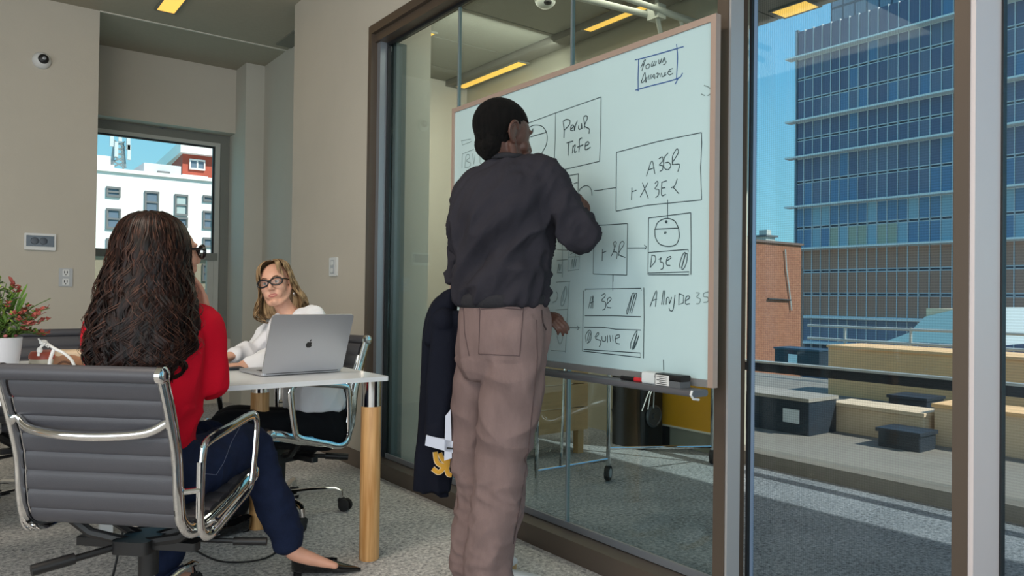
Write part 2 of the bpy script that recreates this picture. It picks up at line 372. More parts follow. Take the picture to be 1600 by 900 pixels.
# glass tower, long side towards us
XT = 110.0
pY0 = at(1243, 300, X=XT).y; pitch = 1.5
zb = [at(1238, y_, X=XT).z for y_ in (52, 95, 193, 249, 325, 390, 494, 533, 560)]   # roof line, then the fins downward
tw = empty('glass_tower', (XT, pY0-18, -14), 'tall dark blue glass office tower with thin white ledges', 'building')
NB = 24; yN = pY0-NB*pitch
core = mat('tower_core', (104, 108, 122), .6)
MB().box(XT+.4, XT+30, yN, pY0-.3, -14, zb[0]).box(XT+6, XT+30, yN, pY0-2.4, zb[0], zb[0]+9).build('core', core, tw, 0)
def pane_mat(n, rgb, r=.15, sp=.35): return mat(n, rgb, r, 0, spec=sp)
pmats = [pane_mat('tower_glass_navy', (116, 116, 138)), pane_mat('tower_glass_slate', (130, 130, 148)), pane_mat('tower_glass_blue', (118, 142, 170)),
         pane_mat('tower_glass_teal', (164, 186, 196)), pane_mat('tower_glass_brown', (196, 146, 124), .9, .0), pane_mat('tower_glass_sand', (190, 184, 160), .3, .3)]
rng = random.Random(4)
rows = []
def addrows(z1, z0, n, kind):
    for k in range(n):
        rows.append((lerp(z1, z0, k/n), lerp(z1, z0, (k+1)/n), kind[k]))
addrows(zb[0], zb[1]+.0, 1, 'n'); addrows(zb[1], zb[2], 3, 'nnn'); addrows(zb[2], zb[3], 2, 'nn'); addrows(zb[3], zb[4], 2, 'nb')
addrows(zb[4], zb[5], 2, 'ts'); addrows(zb[5], zb[6], 3, 'rrr'); addrows(zb[6], zb[7], 1, 'g')
pmesh = {}
rest = MB(); count = 0
for ri, (z1, z0, kd) in enumerate(rows):
    h = z1-z0
    for b in range(NB):
        y1 = pY0-b*pitch; y0 = y1-pitch
        r_ = rng.random()
        mk = {'n': 0 if r_ < .6 else 1 if r_ < .92 else 2, 'b': 1 if r_ < .5 else 2 if r_ < .85 else 0, 't': 3 if r_ < .35 else 2 if r_ < .9 else 5,
              's': (5 if 3 < b < 11 else 2) if r_ < .8 else 3, 'r': 4, 'g': 1}[kd]
        if b < 20:
            key = (round(h, 2), mk)
            if key not in pmesh: pmesh[key] = MB().box(-.08, .1, .09, pitch-.09, .22, h-.22).mesh('window_pane', pmats[mk], 0)
            o = link('window_pane', pmesh[key], tw); o.location = (XT+.1, y0, z0)
            count += 1
        else: rest.box(XT+.02, XT+.2, y0+.09, y1-.09, z0+.22, z1-.22, mk)
tag(rest.build('window_panes_beyond', pmats, tw, 0), kind='stuff')
gm = mat('tower_mullion', (228, 224, 222), .6)
g = MB()
for b in range(NB+1): g.box(XT-.12, XT+.45, pY0-b*pitch-.05, pY0-b*pitch+.05, zb[8], zb[0])
for z1, z0, kd in rows: g.box(XT-.02, XT+.45, yN, pY0, z0-.28, z0-.16).box(XT-.02, XT+.45, yN, pY0, z0+.14, z0+.26)
tag(g.build('mullion_grid', gm, tw, 0), kind='stuff')
for i in (1, 2, 3, 4, 5, 6, 7):
    MB().box(XT-1.4, XT+.3, yN, pY0+(1.2 if i < 5 else .2 if i == 5 else -2), zb[i]-.13, zb[i]+.13).build('ledge', mat('ledge_white', (255, 250, 240), .6), tw, 0)
p = MB()
for b in range(16): p.box(XT+5.9, XT+6.1, pY0-2.6-(b+1)*2+.12, pY0-2.6-b*2-.12, zb[0]+.3, zb[0]+4.2, 0).box(XT+5.9, XT+6.1, pY0-2.6-(b+1)*2+.12, pY0-2.6-b*2-.12, zb[0]+4.6, zb[0]+8.6)
tag(p.build('penthouse_panes', mat('penthouse_glass', (150, 156, 170), .4), tw, 0), kind='stuff')
MB().box(XT-.1, XT+.5, pY0-.3, pY0+.15, -14, zb[0]+.2).build('corner_post', mat('corner_grey', (92, 104, 118), .5), tw, 0)
# low brick building
YB = 24.0
a = at(1252, 384, Y=YB); b = at(1120, 372, Y=YB); zt = a.z
brm = bpy.data.materials.new('brick_orange'); brm.use_nodes = True; n = brm.node_tree; pb = n.nodes['Principled BSDF']; pb.inputs['Roughness'].default_value = .9
t = n.nodes.new('ShaderNodeTexCoord'); mp = n.nodes.new('ShaderNodeMapping'); mp.inputs['Rotation'].default_value = (pi/2, 0, 0)
bt = n.nodes.new('ShaderNodeTexBrick'); bt.inputs['Scale'].default_value = 2.6; bt.inputs['Color1'].default_value = lin((168, 108, 78)); bt.inputs['Color2'].default_value = lin((150, 92, 66)); bt.inputs['Mortar'].default_value = lin((160, 120, 96)); bt.inputs['Mortar Size'].default_value = .012
n.links.new(t.outputs['Object'], mp.inputs[0]); n.links.new(mp.outputs[0], bt.inputs[0]); n.links.new(bt.outputs[0], pb.inputs['Base Color'])
bb = empty('brick_building', (b.x, YB, -14), 'low orange brick building standing in front of the glass tower', 'building')
MB().box(b.x-8, a.x, YB, YB+12, -14, zt).build('brick_wall', brm, bb, 0)
MB().box(a.x, a.x+.35, YB+.1, YB+12, -14, zt-1.2).build('side_column', mat('dark_column', (62, 56, 52), .7), bb, 0)
MB().box(a.x+.4, a.x+1.0, YB+.5, YB+12, -14, zt-1.4).build('pale_pilaster', mat('pilaster', (120, 98, 86), .7), bb, 0)
MB().box(b.x-8.1, a.x+.1, YB-.1, YB+.1, zt, zt+.12).build('coping', mat('coping_brown', (120, 96, 84), .7), bb, 0)
sp_ = [at(*q, Y=YB-.08) for q in ((1227, 390), (1229, 420), (1233, 450), (1237, 485))]
MB().tube(sp_, .04, 6).build('conduit', joint, bb)
MB().cyl(at(1200, 467, Y=YB-.08), at(1236, 469, Y=YB-.08), .05, 6).build('wall_bracket', mat('dark_column', (62, 56, 52), .7), bb)
c = at(1205, 372, Y=40)
rh = empty('roof_plant_house', (c.x, 40, c.z-3), 'small pale rooftop structure behind the brick building', 'roof structure')
MB().box(c.x-.8, c.x+.6, 40, 42, c.z-3, c.z+.1).build('wall', joint, rh, 0)
MB().box(c.x-1.0, c.x+.8, 39.8, 42.2, c.z+.1, c.z+.25).build('roof', mat('grey_roof', (110, 112, 112), .7), rh, 0)
MB().box(c.x-.4, c.x+.3, 40.2, 41, c.z+.25, c.z+.75).build('vent', joint, rh, 0)
# terrace furniture and planters: faces parallel to the glass
tan = mat('tan_concrete', (255, 196, 138), .85, var=.06, scale=2)
sand = mat('sand_concrete', (232, 200, 164), .85, var=.08, scale=2)
greyc = mat('grey_concrete', (168, 156, 142), .9, var=.1, scale=2)
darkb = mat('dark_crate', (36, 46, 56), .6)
def face_box(x0, x1, yt, yb, X, dep):
    X = at((x0+x1)/2, yb, Z=-.12).x
    """world box whose front face X=const covers the pixel columns x0..x1 between rows yt..yb at its middle"""
    xm = (x0+x1)/2; A = at(x0, (yt+yb)/2, X=X); B = at(x1, (yt+yb)/2, X=X); zt_ = at(xm, yt, X=X).z; zb_ = at(xm, yb, X=X).z
    return (X, X+dep, B.y, A.y, zb_, zt_)
def terr(name, label, cat, m, *a_, floor=None, extra=None):
    b_ = list(face_box(*a_))
    if floor is not None: b_[4] = floor
    b_[2] += .012; b_[3] -= .012
    e2 = empty(name, ((b_[0]+b_[1])/2, (b_[2]+b_[3])/2, b_[4]), label, cat)
    MB().rbox(*b_, r=.015).build('body', m, e2)
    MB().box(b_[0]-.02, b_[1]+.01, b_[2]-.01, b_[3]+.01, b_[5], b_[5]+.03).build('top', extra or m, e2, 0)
    return e2, b_
terr('terrace_planter', 'long tan parapet block along the far side of the terrace', 'planter', tan, 1292, 1700, 556, 640, 9.4, .8, floor=-.12)
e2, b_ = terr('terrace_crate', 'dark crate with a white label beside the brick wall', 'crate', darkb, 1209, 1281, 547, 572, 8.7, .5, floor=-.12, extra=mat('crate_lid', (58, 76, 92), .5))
MB().box(b_[0]-.01, b_[0], b_[2]+.42, b_[2]+.6, b_[5]-.26, b_[5]-.08).build('label_plate', whitep, e2, 0)
terr('terrace_planter', 'grey block nearest the window between two dark crates', 'planter', sand, 1297, 1446, 642, 684, 7.2, .35, floor=-.12)
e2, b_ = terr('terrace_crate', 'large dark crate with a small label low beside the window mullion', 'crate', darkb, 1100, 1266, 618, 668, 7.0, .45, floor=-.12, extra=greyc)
MB().box(b_[0]-.01, b_[0], b_[2]+.09, b_[2]+.25, b_[5]-.2, b_[5]-.08).build('label_plate', whitep, e2, 0)
terr('terrace_crate', 'dark crate in front of the tan parapet', 'crate', darkb, 1386, 1450, 624, 646, 7.6, .4, floor=-.12)
terr('terrace_crate', 'low dark crate standing nearest the window mullion on the right', 'crate', darkb, 1369, 1440, 678, 702, 6.5, .28, floor=-.12)
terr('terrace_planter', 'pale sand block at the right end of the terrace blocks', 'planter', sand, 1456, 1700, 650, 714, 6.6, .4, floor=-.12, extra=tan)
# railing
r0 = empty('terrace_railing', (10.4, 2, -.12), 'thin white metal railing at the terrace edge', 'railing')
for py, rr in ((512, .02), (533, .02)):
    z_ = at(1350, py, X=10.4).z; MB().cyl((10.4, -12, z_), (10.4, at(1262, py, X=10.4).y, z_), rr, 8).build('rail', joint, r0)
for px in (1320, 1423, 1520):
    c = at(px, 520, X=10.4); MB().cyl((10.4, c.y, -.12), (10.4, c.y, at(px, 512, X=10.4).z), .02, 8).build('post', joint, r0)
wr = empty('white_canopy', (18, 9, -.1), 'white sloping canopy beyond the terrace railing', 'canopy')
q = [at(*p_, X=18) for p_ in ((1385, 533), (1420, 520), (1445, 495), (1490, 484), (1560, 480), (1560, 540))]
MB().prism(q, (3, 0, 0)).build('canvas', mat('canopy_white', (210, 212, 210), .7), wr, 0)
MB().box(18.2, 20.5, at(1488, 480, X=18).y, at(1441, 480, X=18).y, at(1460, 498, X=18).z, at(1460, 482, X=18).z).build('housing', sand, wr, 0)
# ---------------- outside, seen through the niche window ----------------
YA = 46.0
def AW(px, py): return at(px, py, Y=YA)
fac = mat('white_render', (240, 238, 232), .8, var=.01)
ab = empty('white_apartment_building', (AW(250, 400).x, YA, -14), 'white rendered apartment building filling the niche window', 'building')
xl, xr_ = AW(60, 300).x, AW(420, 300).x
zr = AW(250, 276).z
bm_ = mat('shaded_cream_wall', (168, 160, 142), .85, var=.03)  # shade on the lower floor, put into a greyish cream colour
MB().box(xl, xr_, YA, YA+14, AW(250, 400).z, zr).build('wall', fac, ab, 0)
MB().box(xl, xr_, YA+.3, YA+12, -14, AW(250, 400).z).build('lower_wall', bm_, ab, 0)
MB().box(xl, xr_, YA-.15, YA+.2, zr, zr+.2).build('parapet', fac, ab, 0)
wf = mat('dark_window_frame', (112, 114, 114), .6); wg = mat('apartment_glass', (104, 120, 136), .3); wg2 = mat('apartment_blind', (176, 192, 190), .4)
def win(x0, x1, y0, y1, g_=wg, split=True, par=ab, Yp=YA, frame=None):
    A = at(x0, y0, Y=Yp); B = at(x1, y1, Y=Yp); f_ = .12; fm = frame or wf
    o = MB().box(A.x, B.x, Yp-.12, Yp+.05, A.z-f_, A.z).box(A.x, B.x, Yp-.12, Yp+.05, B.z, B.z+f_).box(A.x, A.x+f_*.7, Yp-.11, Yp+.05, B.z+f_-.01, A.z-f_+.01).box(B.x-f_*.7, B.x, Yp-.11, Yp+.05, B.z+f_-.01, A.z-f_+.01)
    if split == 'v': o.box((A.x+B.x)/2-.05, (A.x+B.x)/2+.05, Yp-.08, Yp+.05, B.z+.1, A.z-.1)
    elif split: o.box(A.x+.05, B.x-.05, Yp-.10, Yp+.05, (A.z+B.z)/2-.05, (A.z+B.z)/2+.05)
    w_ = o.build('window', fm, par, 0)
    MB().box(A.x+f_, B.x-f_, Yp-.03, Yp, B.z+f_, A.z-f_).build('pane', g_, w_, 0)
    return w_
for a_ in ((166, 188, 291, 309), (166, 188, 325, 359), (226, 248, 298, 334), (273, 293, 303, 338, wg2), (275, 293, 339, 356), (317, 332, 305, 316), (317, 332, 329, 358), (317, 332, 371, 387), (226, 248, 360, 392), (166, 188, 372, 390)):
    win(*a_, split=a_[1]-a_[0] > 19 or a_[3]-a_[2] > 25)
for a_ in ((316, 331, 412, 440), (316, 331, 452, 476), (164, 186, 410, 436)): win(*a_, par=ab, Yp=YA+.3)
# roof volumes
A = AW(155, 262); MB().box(xl, AW(188, 262).x, YA+2, YA+12, zr, at(170, 257, Y=YA+2).z).box(xl, at(173, 244, Y=YA+3).x, YA+3, YA+12, zr, at(160, 243, Y=YA+3).z).build('roof_block', fac, ab, 0)
MB().box(at(225, 260, Y=YA+2).x, at(283, 260, Y=YA+2).x, YA+2, YA+10, zr, at(255, 257, Y=YA+2).z).build('roof_block', mat('pale_panel', (206, 208, 210), .7), ab, 0)
win(246, 265, 267, 276, par=ab, Yp=YA+1.9, split='v')
xa = at(185, 235, Y=YA+5).x
mast = empty('antenna_mast', (xa, YA+5, at(185, 257, Y=YA+5).z), 'grey lattice antenna mast on the white roof', 'antenna')
m_ = MB(); z0, z1 = at(185, 262, Y=YA+5).z, at(185, 222, Y=YA+5).z
for dx, dy in ((-.35, -.35), (.35, -.35), (.35, .35), (-.35, .35)): m_.cyl((xa+dx, YA+5+dy, z0), (xa+dx*.6, YA+5+dy*.6, z1), .06, 6)
for k in range(5):
    zz = lerp(z0, z1, k/5); zz2 = lerp(z0, z1, (k+1)/5); m_.cyl((xa-.3, YA+4.7, zz), (xa+.3, YA+4.7, zz2), .045, 5).cyl((xa+.3, YA+4.7, zz), (xa-.3, YA+4.7, zz2), .045, 5)
m_.build('lattice', mat('galvanised', (150, 160, 160), .4, .5), mast)
m_ = MB()
for dx, dz in ((-.45, .1), (.0, .45), (.45, .0), (-.2, -.5), (.5, -.6)): m_.box(xa+dx-.1, xa+dx+.1, YA+4.4, YA+4.6, z1+dz-.5, z1+dz+.4)
m_.cyl((xa, YA+5, z1), (xa, YA+5, z1+1.1), .04, 6).build('antenna_panels', mat('pale_grey', (190, 200, 200), .5), mast, 0)
# red brick block
YR = 62.0
rb = mat('red_brick', (176, 84, 66), .85, var=.06, scale=6)
xr0 = at(285, 260, Y=YR).x; xr1 = at(420, 260, Y=YR).x; xr2 = at(242, 250, Y=YR+16).x
rt = at(310, 243, Y=YR).z; rbld = empty('red_brick_building', (xr0, YR, -14), 'red brick building with white cornice behind the white one', 'building')
MB().prism([(xr0, YR, -14), (xr1, YR, -14), (xr1, YR+14, -14), (xr2, YR+14, -14)], (0, 0, 14+rt)).build('brick_wall', rb, rbld, 0)
MB().prism([(xr0-.3, YR-.7, rt), (xr1, YR-.7, rt), (xr1, YR+14, rt), (xr2-.6, YR+14, rt)], (0, 0, .9)).build('cornice', fac, rbld, 0)
MB().prism([(xr0+2, YR+1.4, rt+.9), (xr1, YR+1.4, rt+.9), (xr1, YR+13, rt+.9), (xr2+2, YR+13, rt+.9)], (0, 0, .7)).build('roof', rb, rbld, 0)
win(296, 320, 248, 267, split='v', par=rbld, Yp=YR-.05, frame=fac)
win(299, 319, 280, 290, split='v', par=rbld, Yp=YR-.05, frame=fac)
MB().box(at(284, 272, Y=YR-1).x, at(324, 272, Y=YR-1).x, YR-1.2, YR, at(300, 279, Y=YR-1).z, at(300, 274, Y=YR-1).z).build('balcony_roof', fac, rbld, 0)
MB().box(at(300, 290, Y=YR-1.2).x, at(320, 290, Y=YR-1.2).x, YR-1.4, YR, at(310, 296, Y=YR-1.2).z, at(310, 288, Y=YR-1.2).z).build('balcony', fac, rbld, 0)
# ---------------- wall devices ----------------
c = at(65, 95, Y=6.54)
e_ = empty('wall_sensor', (c.x, 6.54, c.z), 'round white sensor with black lens high on the far wall', 'sensor')
MB().lathe([(.062, 0), (.062, .015), (.048, .035), (.034, .045), (.0, .05)], (c.x, 6.54, c.z), 28, (0, -1, 0)).build('housing', whitep, e_)
MB().lathe([(.036, .036), (.034, .058), (.02, .068), (.0, .07)], (c.x+.008, 6.54, c.z+.004), 24, (0, -1, 0)).build('lens', blackp, e_)
MB().lathe([(.014, .06), (.012, .078), (0, .08)], (c.x+.012, 6.54, c.z+.004), 16, (0, -1, 0)).build('lens_ring', alugr, e_)
c = at(62.5, 378, Y=6.54)
e_ = empty('wall_control_panel', (c.x, 6.54, c.z), 'small white control panel with dark display on the far wall', 'control panel')
MB().rbox(c.x-.10, c.x+.10, 6.515, 6.54, c.z-.062, c.z+.062, .008, axis='y').build('housing', whitep, e_)
MB().box(c.x-.088, c.x+.088, 6.512, 6.516, c.z-.035, c.z+.045).build('display', mat('display_dark', (52, 66, 78), .15), e_, 0)
for dx in (-.035, .02): MB().lathe([(.026, 0), (.024, .004), (0, .005)], (c.x+dx, 6.512, c.z+.005), 20, (0, -1, 0)).build('dial', mat('dial_dark', (30, 40, 52), .2), e_)
def outlet(px, py, plane, label):
    if plane == 'Y':
        c = at(px, py, Y=6.54); e_ = empty('wall_outlet', (c.x, 6.54, c.z), label, 'outlet'); d = .045
        MB().rbox(c.x-d, c.x+d, 6.53, 6.54, c.z-.068, c.z+.068, .006, axis='y').build('plate', mat('plate_grey', (176, 180, 184), .4), e_)
        f = lambda a, b, z: MB().box(c.x+a-b, c.x+a+b, 6.526, 6.531, c.z+z-.012, c.z+z+.012)
        for z in (.035, -.035):
            MB().rbox(c.x-.022, c.x+.022, 6.526, 6.531, c.z+z-.026, c.z+z+.026, .008, axis='y').build('socket', whitep, e_)
            m_ = MB()
            for a in (-.009, .009): m_.box(c.x+a-.0025, c.x+a+.0025, 6.5245, 6.5262, c.z+z-.004, c.z+z+.014)
            m_.box(c.x-.003, c.x+.003, 6.5245, 6.5262, c.z+z-.018, c.z+z-.011); m_.build('slots', blackp, e_, 0)
    else:
        c = at(px, py, X=2.02); e_ = empty('wall_outlet', (2.02, c.y, c.z), label, 'outlet')
        MB().rbox(2.008, 2.02, c.y-.06, c.y+.06, c.z-.062, c.z+.062, .006, axis='x').build('plate', whitep, e_)
        MB().rbox(2.003, 2.009, c.y-.03, c.y+.03, c.z-.045, c.z+.045, .008, axis='x').build('rocker_frame', mat('plate_grey', (176, 180, 184), .4), e_)
        for z in (.024, -.024): MB().rbox(1.999, 2.004, c.y-.016, c.y+.016, c.z+z-.014, c.z+z+.014, .006, axis='x').build('socket', whitep, e_)
outlet(102.5, 433.5, 'Y', 'grey double outlet low on the far wall beside the niche')
outlet(522.5, 417, 'X', 'white double outlet on the wall next to the glass partition')

# ---------------- whiteboard ----------------
wb0, wb1, wz0, wz1 = 1.517, 3.10, .785, 1.985
wbd = empty('whiteboard', (1.96, 2.3, wz0), 'large framed glass whiteboard covered in marker diagrams', 'whiteboard')
bframe = mat('board_frame', (182, 160, 148), .38, .3)
MB().box(1.945, 1.958, wb0+.02, wb1-.02, wz0+.02, wz1-.02).build('board_surface', mat('board_surface', (190, 216, 220), .16, var=.02, scale=1.5, spec=.55), wbd, 0)
fw = .021
MB().box(1.938, 1.962, wb0, wb1, wz1-fw, wz1).build('frame_top', bframe, wbd, 0)
MB().box(1.938, 1.962, wb0, wb0+fw, wz0, wz1-fw).build('frame_side', bframe, wbd, 0)
MB().box(1.938, 1.962, wb1-.02, wb1, wz0, wz1-fw).build('frame_side', bframe, wbd, 0)
MB().box(1.934, 1.970, wb0+fw, wb1-.02, wz0, wz0+.024).build('frame_bottom', mat('board_frame_grey', (150, 150, 150), .38, .4), wbd, 0)
MB().rbox(1.855, 1.93, wb0+.012, wb1-.02, wz0-.026, wz0-.004, .009, axis='y').build('pen_tray', mat('tray_grey', (112, 114, 120), .35, .5), wbd)
MB().tube([(1.852, wb0+.012, wz0-.004), (1.846, wb0+.012, wz0-.016), (1.858, wb0+.012, wz0-.03), (1.885, wb0+.012, wz0-.034)], .004, 8).build('tray_end_cap', whitep, wbd)
ink = mat('black_marker', (52, 70, 76), .6); inkf = mat('faded_marker', (124, 146, 148), .6); inkb = mat('blue_marker', (40, 84, 150), .6)
def draw(name, ox, oy, sc, strokes, m, wd=.0019, smooth=True):
    mb = MB()
    for st in strokes:
        P = [at(ox+a*sc, oy+b*sc, X=1.9435) for a, b in st]
        if smooth and len(P) > 2 and not (len(st) == 5 and st[0] == st[-1]): P = spline(P, 4)
        mb.tube(P, wd*.82, 4, flat=.25, ref=(1, 0, 0))
    o = mb.build(name, m, wbd, 60)
    if m is inkf or 'text' in name: o['kind'] = 'stuff'
    return o
# blue heading box (crop 980,60 scale .1)
draw('heading_box', 980, 60, .1, [[(120, 335), (280, 300), (880, 128)], [(178, 325), (170, 570), (170, 825)], [(130, 808), (350, 745), (780, 630), (865, 540)], [(770, 90), (785, 300), (768, 640)], [(800, 610), (750, 712)]], inkb, .0022)
draw('heading_text', 980, 60, .1, [
    [(210, 460), (260, 350), (285, 340), (240, 430), (265, 410)], [(280, 345), (225, 510)], [(320, 400), (290, 430), (300, 475), (340, 455), (345, 405), (320, 400)], [(400, 355), (375, 420), (390, 440), (420, 380)], [(430, 350), (410, 425), (440, 410), (450, 360)], [(455, 350), (440, 425)],
    [(490, 330), (500, 400), (540, 310), (520, 390)], [(575, 295), (550, 380), (585, 300)], [(560, 345), (600, 320)], [(580, 350), (610, 360), (590, 400), (560, 410)],
    [(215, 700), (260, 560), (280, 540), (290, 690), (310, 600)], [(215, 650), (240, 690), (300, 610)], [(340, 570), (325, 650)], [(375, 560), (350, 640)], [(370, 630), (420, 560), (430, 630), (400, 590)], [(450, 560), (480, 540), (470, 620)], [(460, 610), (500, 550), (520, 600)], [(530, 540), (555, 600), (600, 530)], [(590, 530), (580, 590), (610, 560)],
    [(710, 470), (660, 490), (635, 540), (660, 570), (715, 545)], [(640, 525), (690, 510)]], ink, .0016)
draw('hook_sketch', 1060, 0, .2222, [[(160, 660), (185, 672)], [(180, 600), (215, 615), (232, 650), (205, 672)]], inkf, .002)
# top middle box with the half-hidden head sketch (crop 810,150 scale .1333)
S = .13333
draw('diagram_box', 810, 150, S, [[(80, 330), (430, 200), (970, 10)], [(435, 200), (430, 500), (420, 730)], [(968, 10), (965, 400), (950, 765)], [(950, 765), (540, 860)], [(300, 900), (560, 855)]], ink, .0017, False)
draw('diagram_sketch', 810, 150, S, [[(100, 385), (180, 342), (270, 352), (315, 400), (320, 428)], [(140, 478), (320, 428)], [(320, 400), (336, 470), (325, 570), (275, 665)], [(155, 410), (165, 395), (170, 415), (158, 412)], [(172, 378), (170, 400)]], ink, .0022)
draw('diagram_text', 810, 150, S, [
    [(525, 310), (535, 400), (533, 492)], [(520, 300), (560, 275), (605, 290), (590, 345), (535, 400)], [(612, 390), (645, 360), (640, 340), (618, 352), (612, 400), (645, 405)], [(655, 350), (655, 405), (670, 340), (690, 290)], [(705, 345), (705, 385), (735, 380), (738, 320), (745, 385)], [(770, 380), (775, 330), (765, 250), (795, 232), (808, 262), (775, 350), (828, 385), (826, 442)],
    [(565, 550), (640, 528)], [(590, 545), (585, 620), (582, 698)], [(640, 580), (632, 670)], [(635, 610), (665, 570), (655, 655), (680, 650)], [(745, 490), (715, 510), (712, 580), (708, 660)], [(690, 600), (760, 570)], [(780, 590), (825, 560), (815, 535), (785, 560), (785, 630), (845, 600)]], ink, .0026)
# right hand big box (crop 950,200 scale .15549)
S = 160/1029
draw('diagram_box', 950, 200, S, [[(85, 245), (500, 135), (938, 45)], [(85, 245), (82, 560), (80, 835)], [(80, 835), (400, 775), (940, 722)], [(938, 45), (942, 150), (930, 400), (940, 722)], [(-60, 622), (-40, 615), (80, 600)], [(-140, 630), (-60, 622)]], ink, .0017, False)
draw('diagram_text', 950, 200, S, [
    [(385, 485), (440, 330), (470, 460)], [(405, 420), (465, 400)], [(510, 310), (545, 290), (550, 330), (515, 370), (550, 380), (545, 420), (520, 435)], [(605, 250), (565, 300), (560, 390), (600, 420), (630, 380), (610, 345), (570, 350)], [(645, 370), (650, 280), (690, 210), (705, 250), (645, 360), (718, 365), (700, 440)],
    [(240, 600), (235, 725)], [(240, 640), (285, 625)], [(345, 550), (405, 708)], [(400, 550), (322, 695)], [(470, 560), (495, 535), (500, 565), (470, 610), (510, 620), (505, 675), (478, 698)], [(540, 545), (538, 675), (580, 665)], [(540, 545), (590, 530)], [(535, 605), (575, 600)], [(635, 600), (670, 580), (695, 510)], [(650, 590), (712, 660)]], ink, .0019)
# middle boxes (crop 920,320 scale .13333)
S = .13333
draw('connector_line', 920, 320, S, [[(922, -60), (922, 160)], [(455, 507), (670, 505)], [(650, 470), (678, 498), (655, 525)], [(285, 825), (283, 905)]], ink, .002, False)
draw('diagram_box', 920, 320, S, [[(80, 243), (450, 220)], [(455, 220), (450, 500), (445, 825)], [(60, 300), (52, 810), (445, 825)], [(700, 155), (1195, 92)], [(700, 155), (692, 820)], [(1195, 92), (1200, 500), (1196, 820)], [(695, 560), (1165, 522), (1165, 550)], [(695, 800), (1175, 785), (1172, 820), (700, 820)]], ink, .0018, False)
draw('diagram_sketch', 920, 320, S, [[(778, 280), (810, 205), (900, 160), (1000, 185), (1052, 275)], [(775, 285), (1052, 273)], [(772, 285), (780, 380), (830, 460), (930, 487), (1020, 465), (1058, 380), (1052, 275)], [(882, 312), (888, 335), (908, 325), (900, 315)]], ink, .0021)
mb = MB(); c = at(920+908*S, 320+200*S, X=1.9435); mb.lathe([(.0055, 0), (.0055, .001)], c, 14, (-1, 0, 0)); mb.build('marker_dot', ink, wbd)
draw('diagram_text', 920, 320, S, [
    [(160, 520), (157, 660)], [(155, 565), (205, 545)], [(260, 605), (300, 520), (290, 450), (310, 432), (322, 455), (290, 545), (330, 560), (326, 635)], [(350, 600), (355, 500), (375, 440), (405, 432), (410, 470), (350, 575), (428, 618)],
    [(740, 590), (720, 735)], [(735, 590), (775, 600), (778, 660), (720, 735)], [(820, 640), (850, 620), (835, 665), (870, 680), (870, 740), (840, 760)], [(905, 660), (960, 625), (955, 605), (915, 630), (910, 700), (955, 712)],
    [(1070, 745), (1065, 690), (1100, 585), (1130, 568), (1085, 740)], [(1130, 575), (1155, 580), (1140, 690), (1105, 755), (1090, 740), (1130, 590)]], ink, .0019)
# lower box (crop 900,440 scale .14446)
S = 220/1523
draw('connector_line', 900, 440, S, [[(398, -80), (398, 100)], [(-210, 500), (35, 500)], [(10, 480), (38, 500), (12, 525)], [(945, 845), (948, 960)]], ink, .0017, False)
draw('diagram_box', 900, 440, S, [[(100, 100), (98, 82), (705, 72), (705, 100)], [(80, 95), (75, 400), (70, 755)], [(733, 65), (735, 400), (730, 830)], [(95, 370), (400, 370), (700, 380)], [(90, 493), (300, 495), (430, 515), (700, 525)], [(85, 735), (695, 772), (697, 820), (70, 752)]], ink, .0018, False)
draw('diagram_text', 900, 440, S, [
    [(135, 290), (165, 160)], [(160, 290), (185, 150), (180, 290)], [(150, 235), (190, 215)], [(275, 150), (310, 130), (315, 160), (275, 205), (320, 225), (315, 290), (285, 308)], [(330, 245), (375, 200), (375, 175), (345, 185), (335, 270), (380, 285)],
    [(545, 330), (610, 130), (560, 340), (545, 330)], [(610, 130), (630, 140), (580, 345), (635, 150), (655, 150), (600, 345)],
    [(110, 655), (105, 580), (145, 525), (165, 560), (155, 640), (120, 668)], [(120, 640), (145, 540)], [(135, 655), (158, 560)],
    [(205, 600), (235, 550), (245, 570), (210, 615), (265, 640), (265, 680), (250, 705)], [(280, 590), (285, 640), (320, 640), (322, 590)], [(340, 580), (340, 660)], [(365, 580), (372, 650)], [(395, 580), (400, 645)], [(425, 620), (470, 600), (465, 575), (430, 590), (430, 660), (475, 675)],
    [(590, 725), (595, 660), (640, 555), (660, 550), (605, 735)], [(660, 560), (620, 735), (680, 580), (640, 700), (605, 735)],
    [(800, 272), (870, 95), (858, 272)], [(825, 205), (875, 190)], [(925, 250), (945, 95)], [(945, 250), (960, 95)], [(975, 250), (980, 180), (1005, 180), (1010, 240), (1035, 170)], [(1070, 145), (1050, 300), (1020, 315), (1005, 285)],
    [(1115, 130), (1110, 250), (1160, 230), (1165, 150), (1115, 130)], [(1180, 210), (1225, 180), (1220, 155), (1190, 170), (1185, 240), (1230, 240)]], ink, .0019)
draw('diagram_text', 900, 440, S, [[(1295, 120), (1335, 125), (1305, 165), (1345, 190), (1330, 235), (1300, 240)], [(1435, 110), (1385, 125), (1380, 160), (1425, 170), (1425, 215), (1380, 225)]], inkf, .0019)
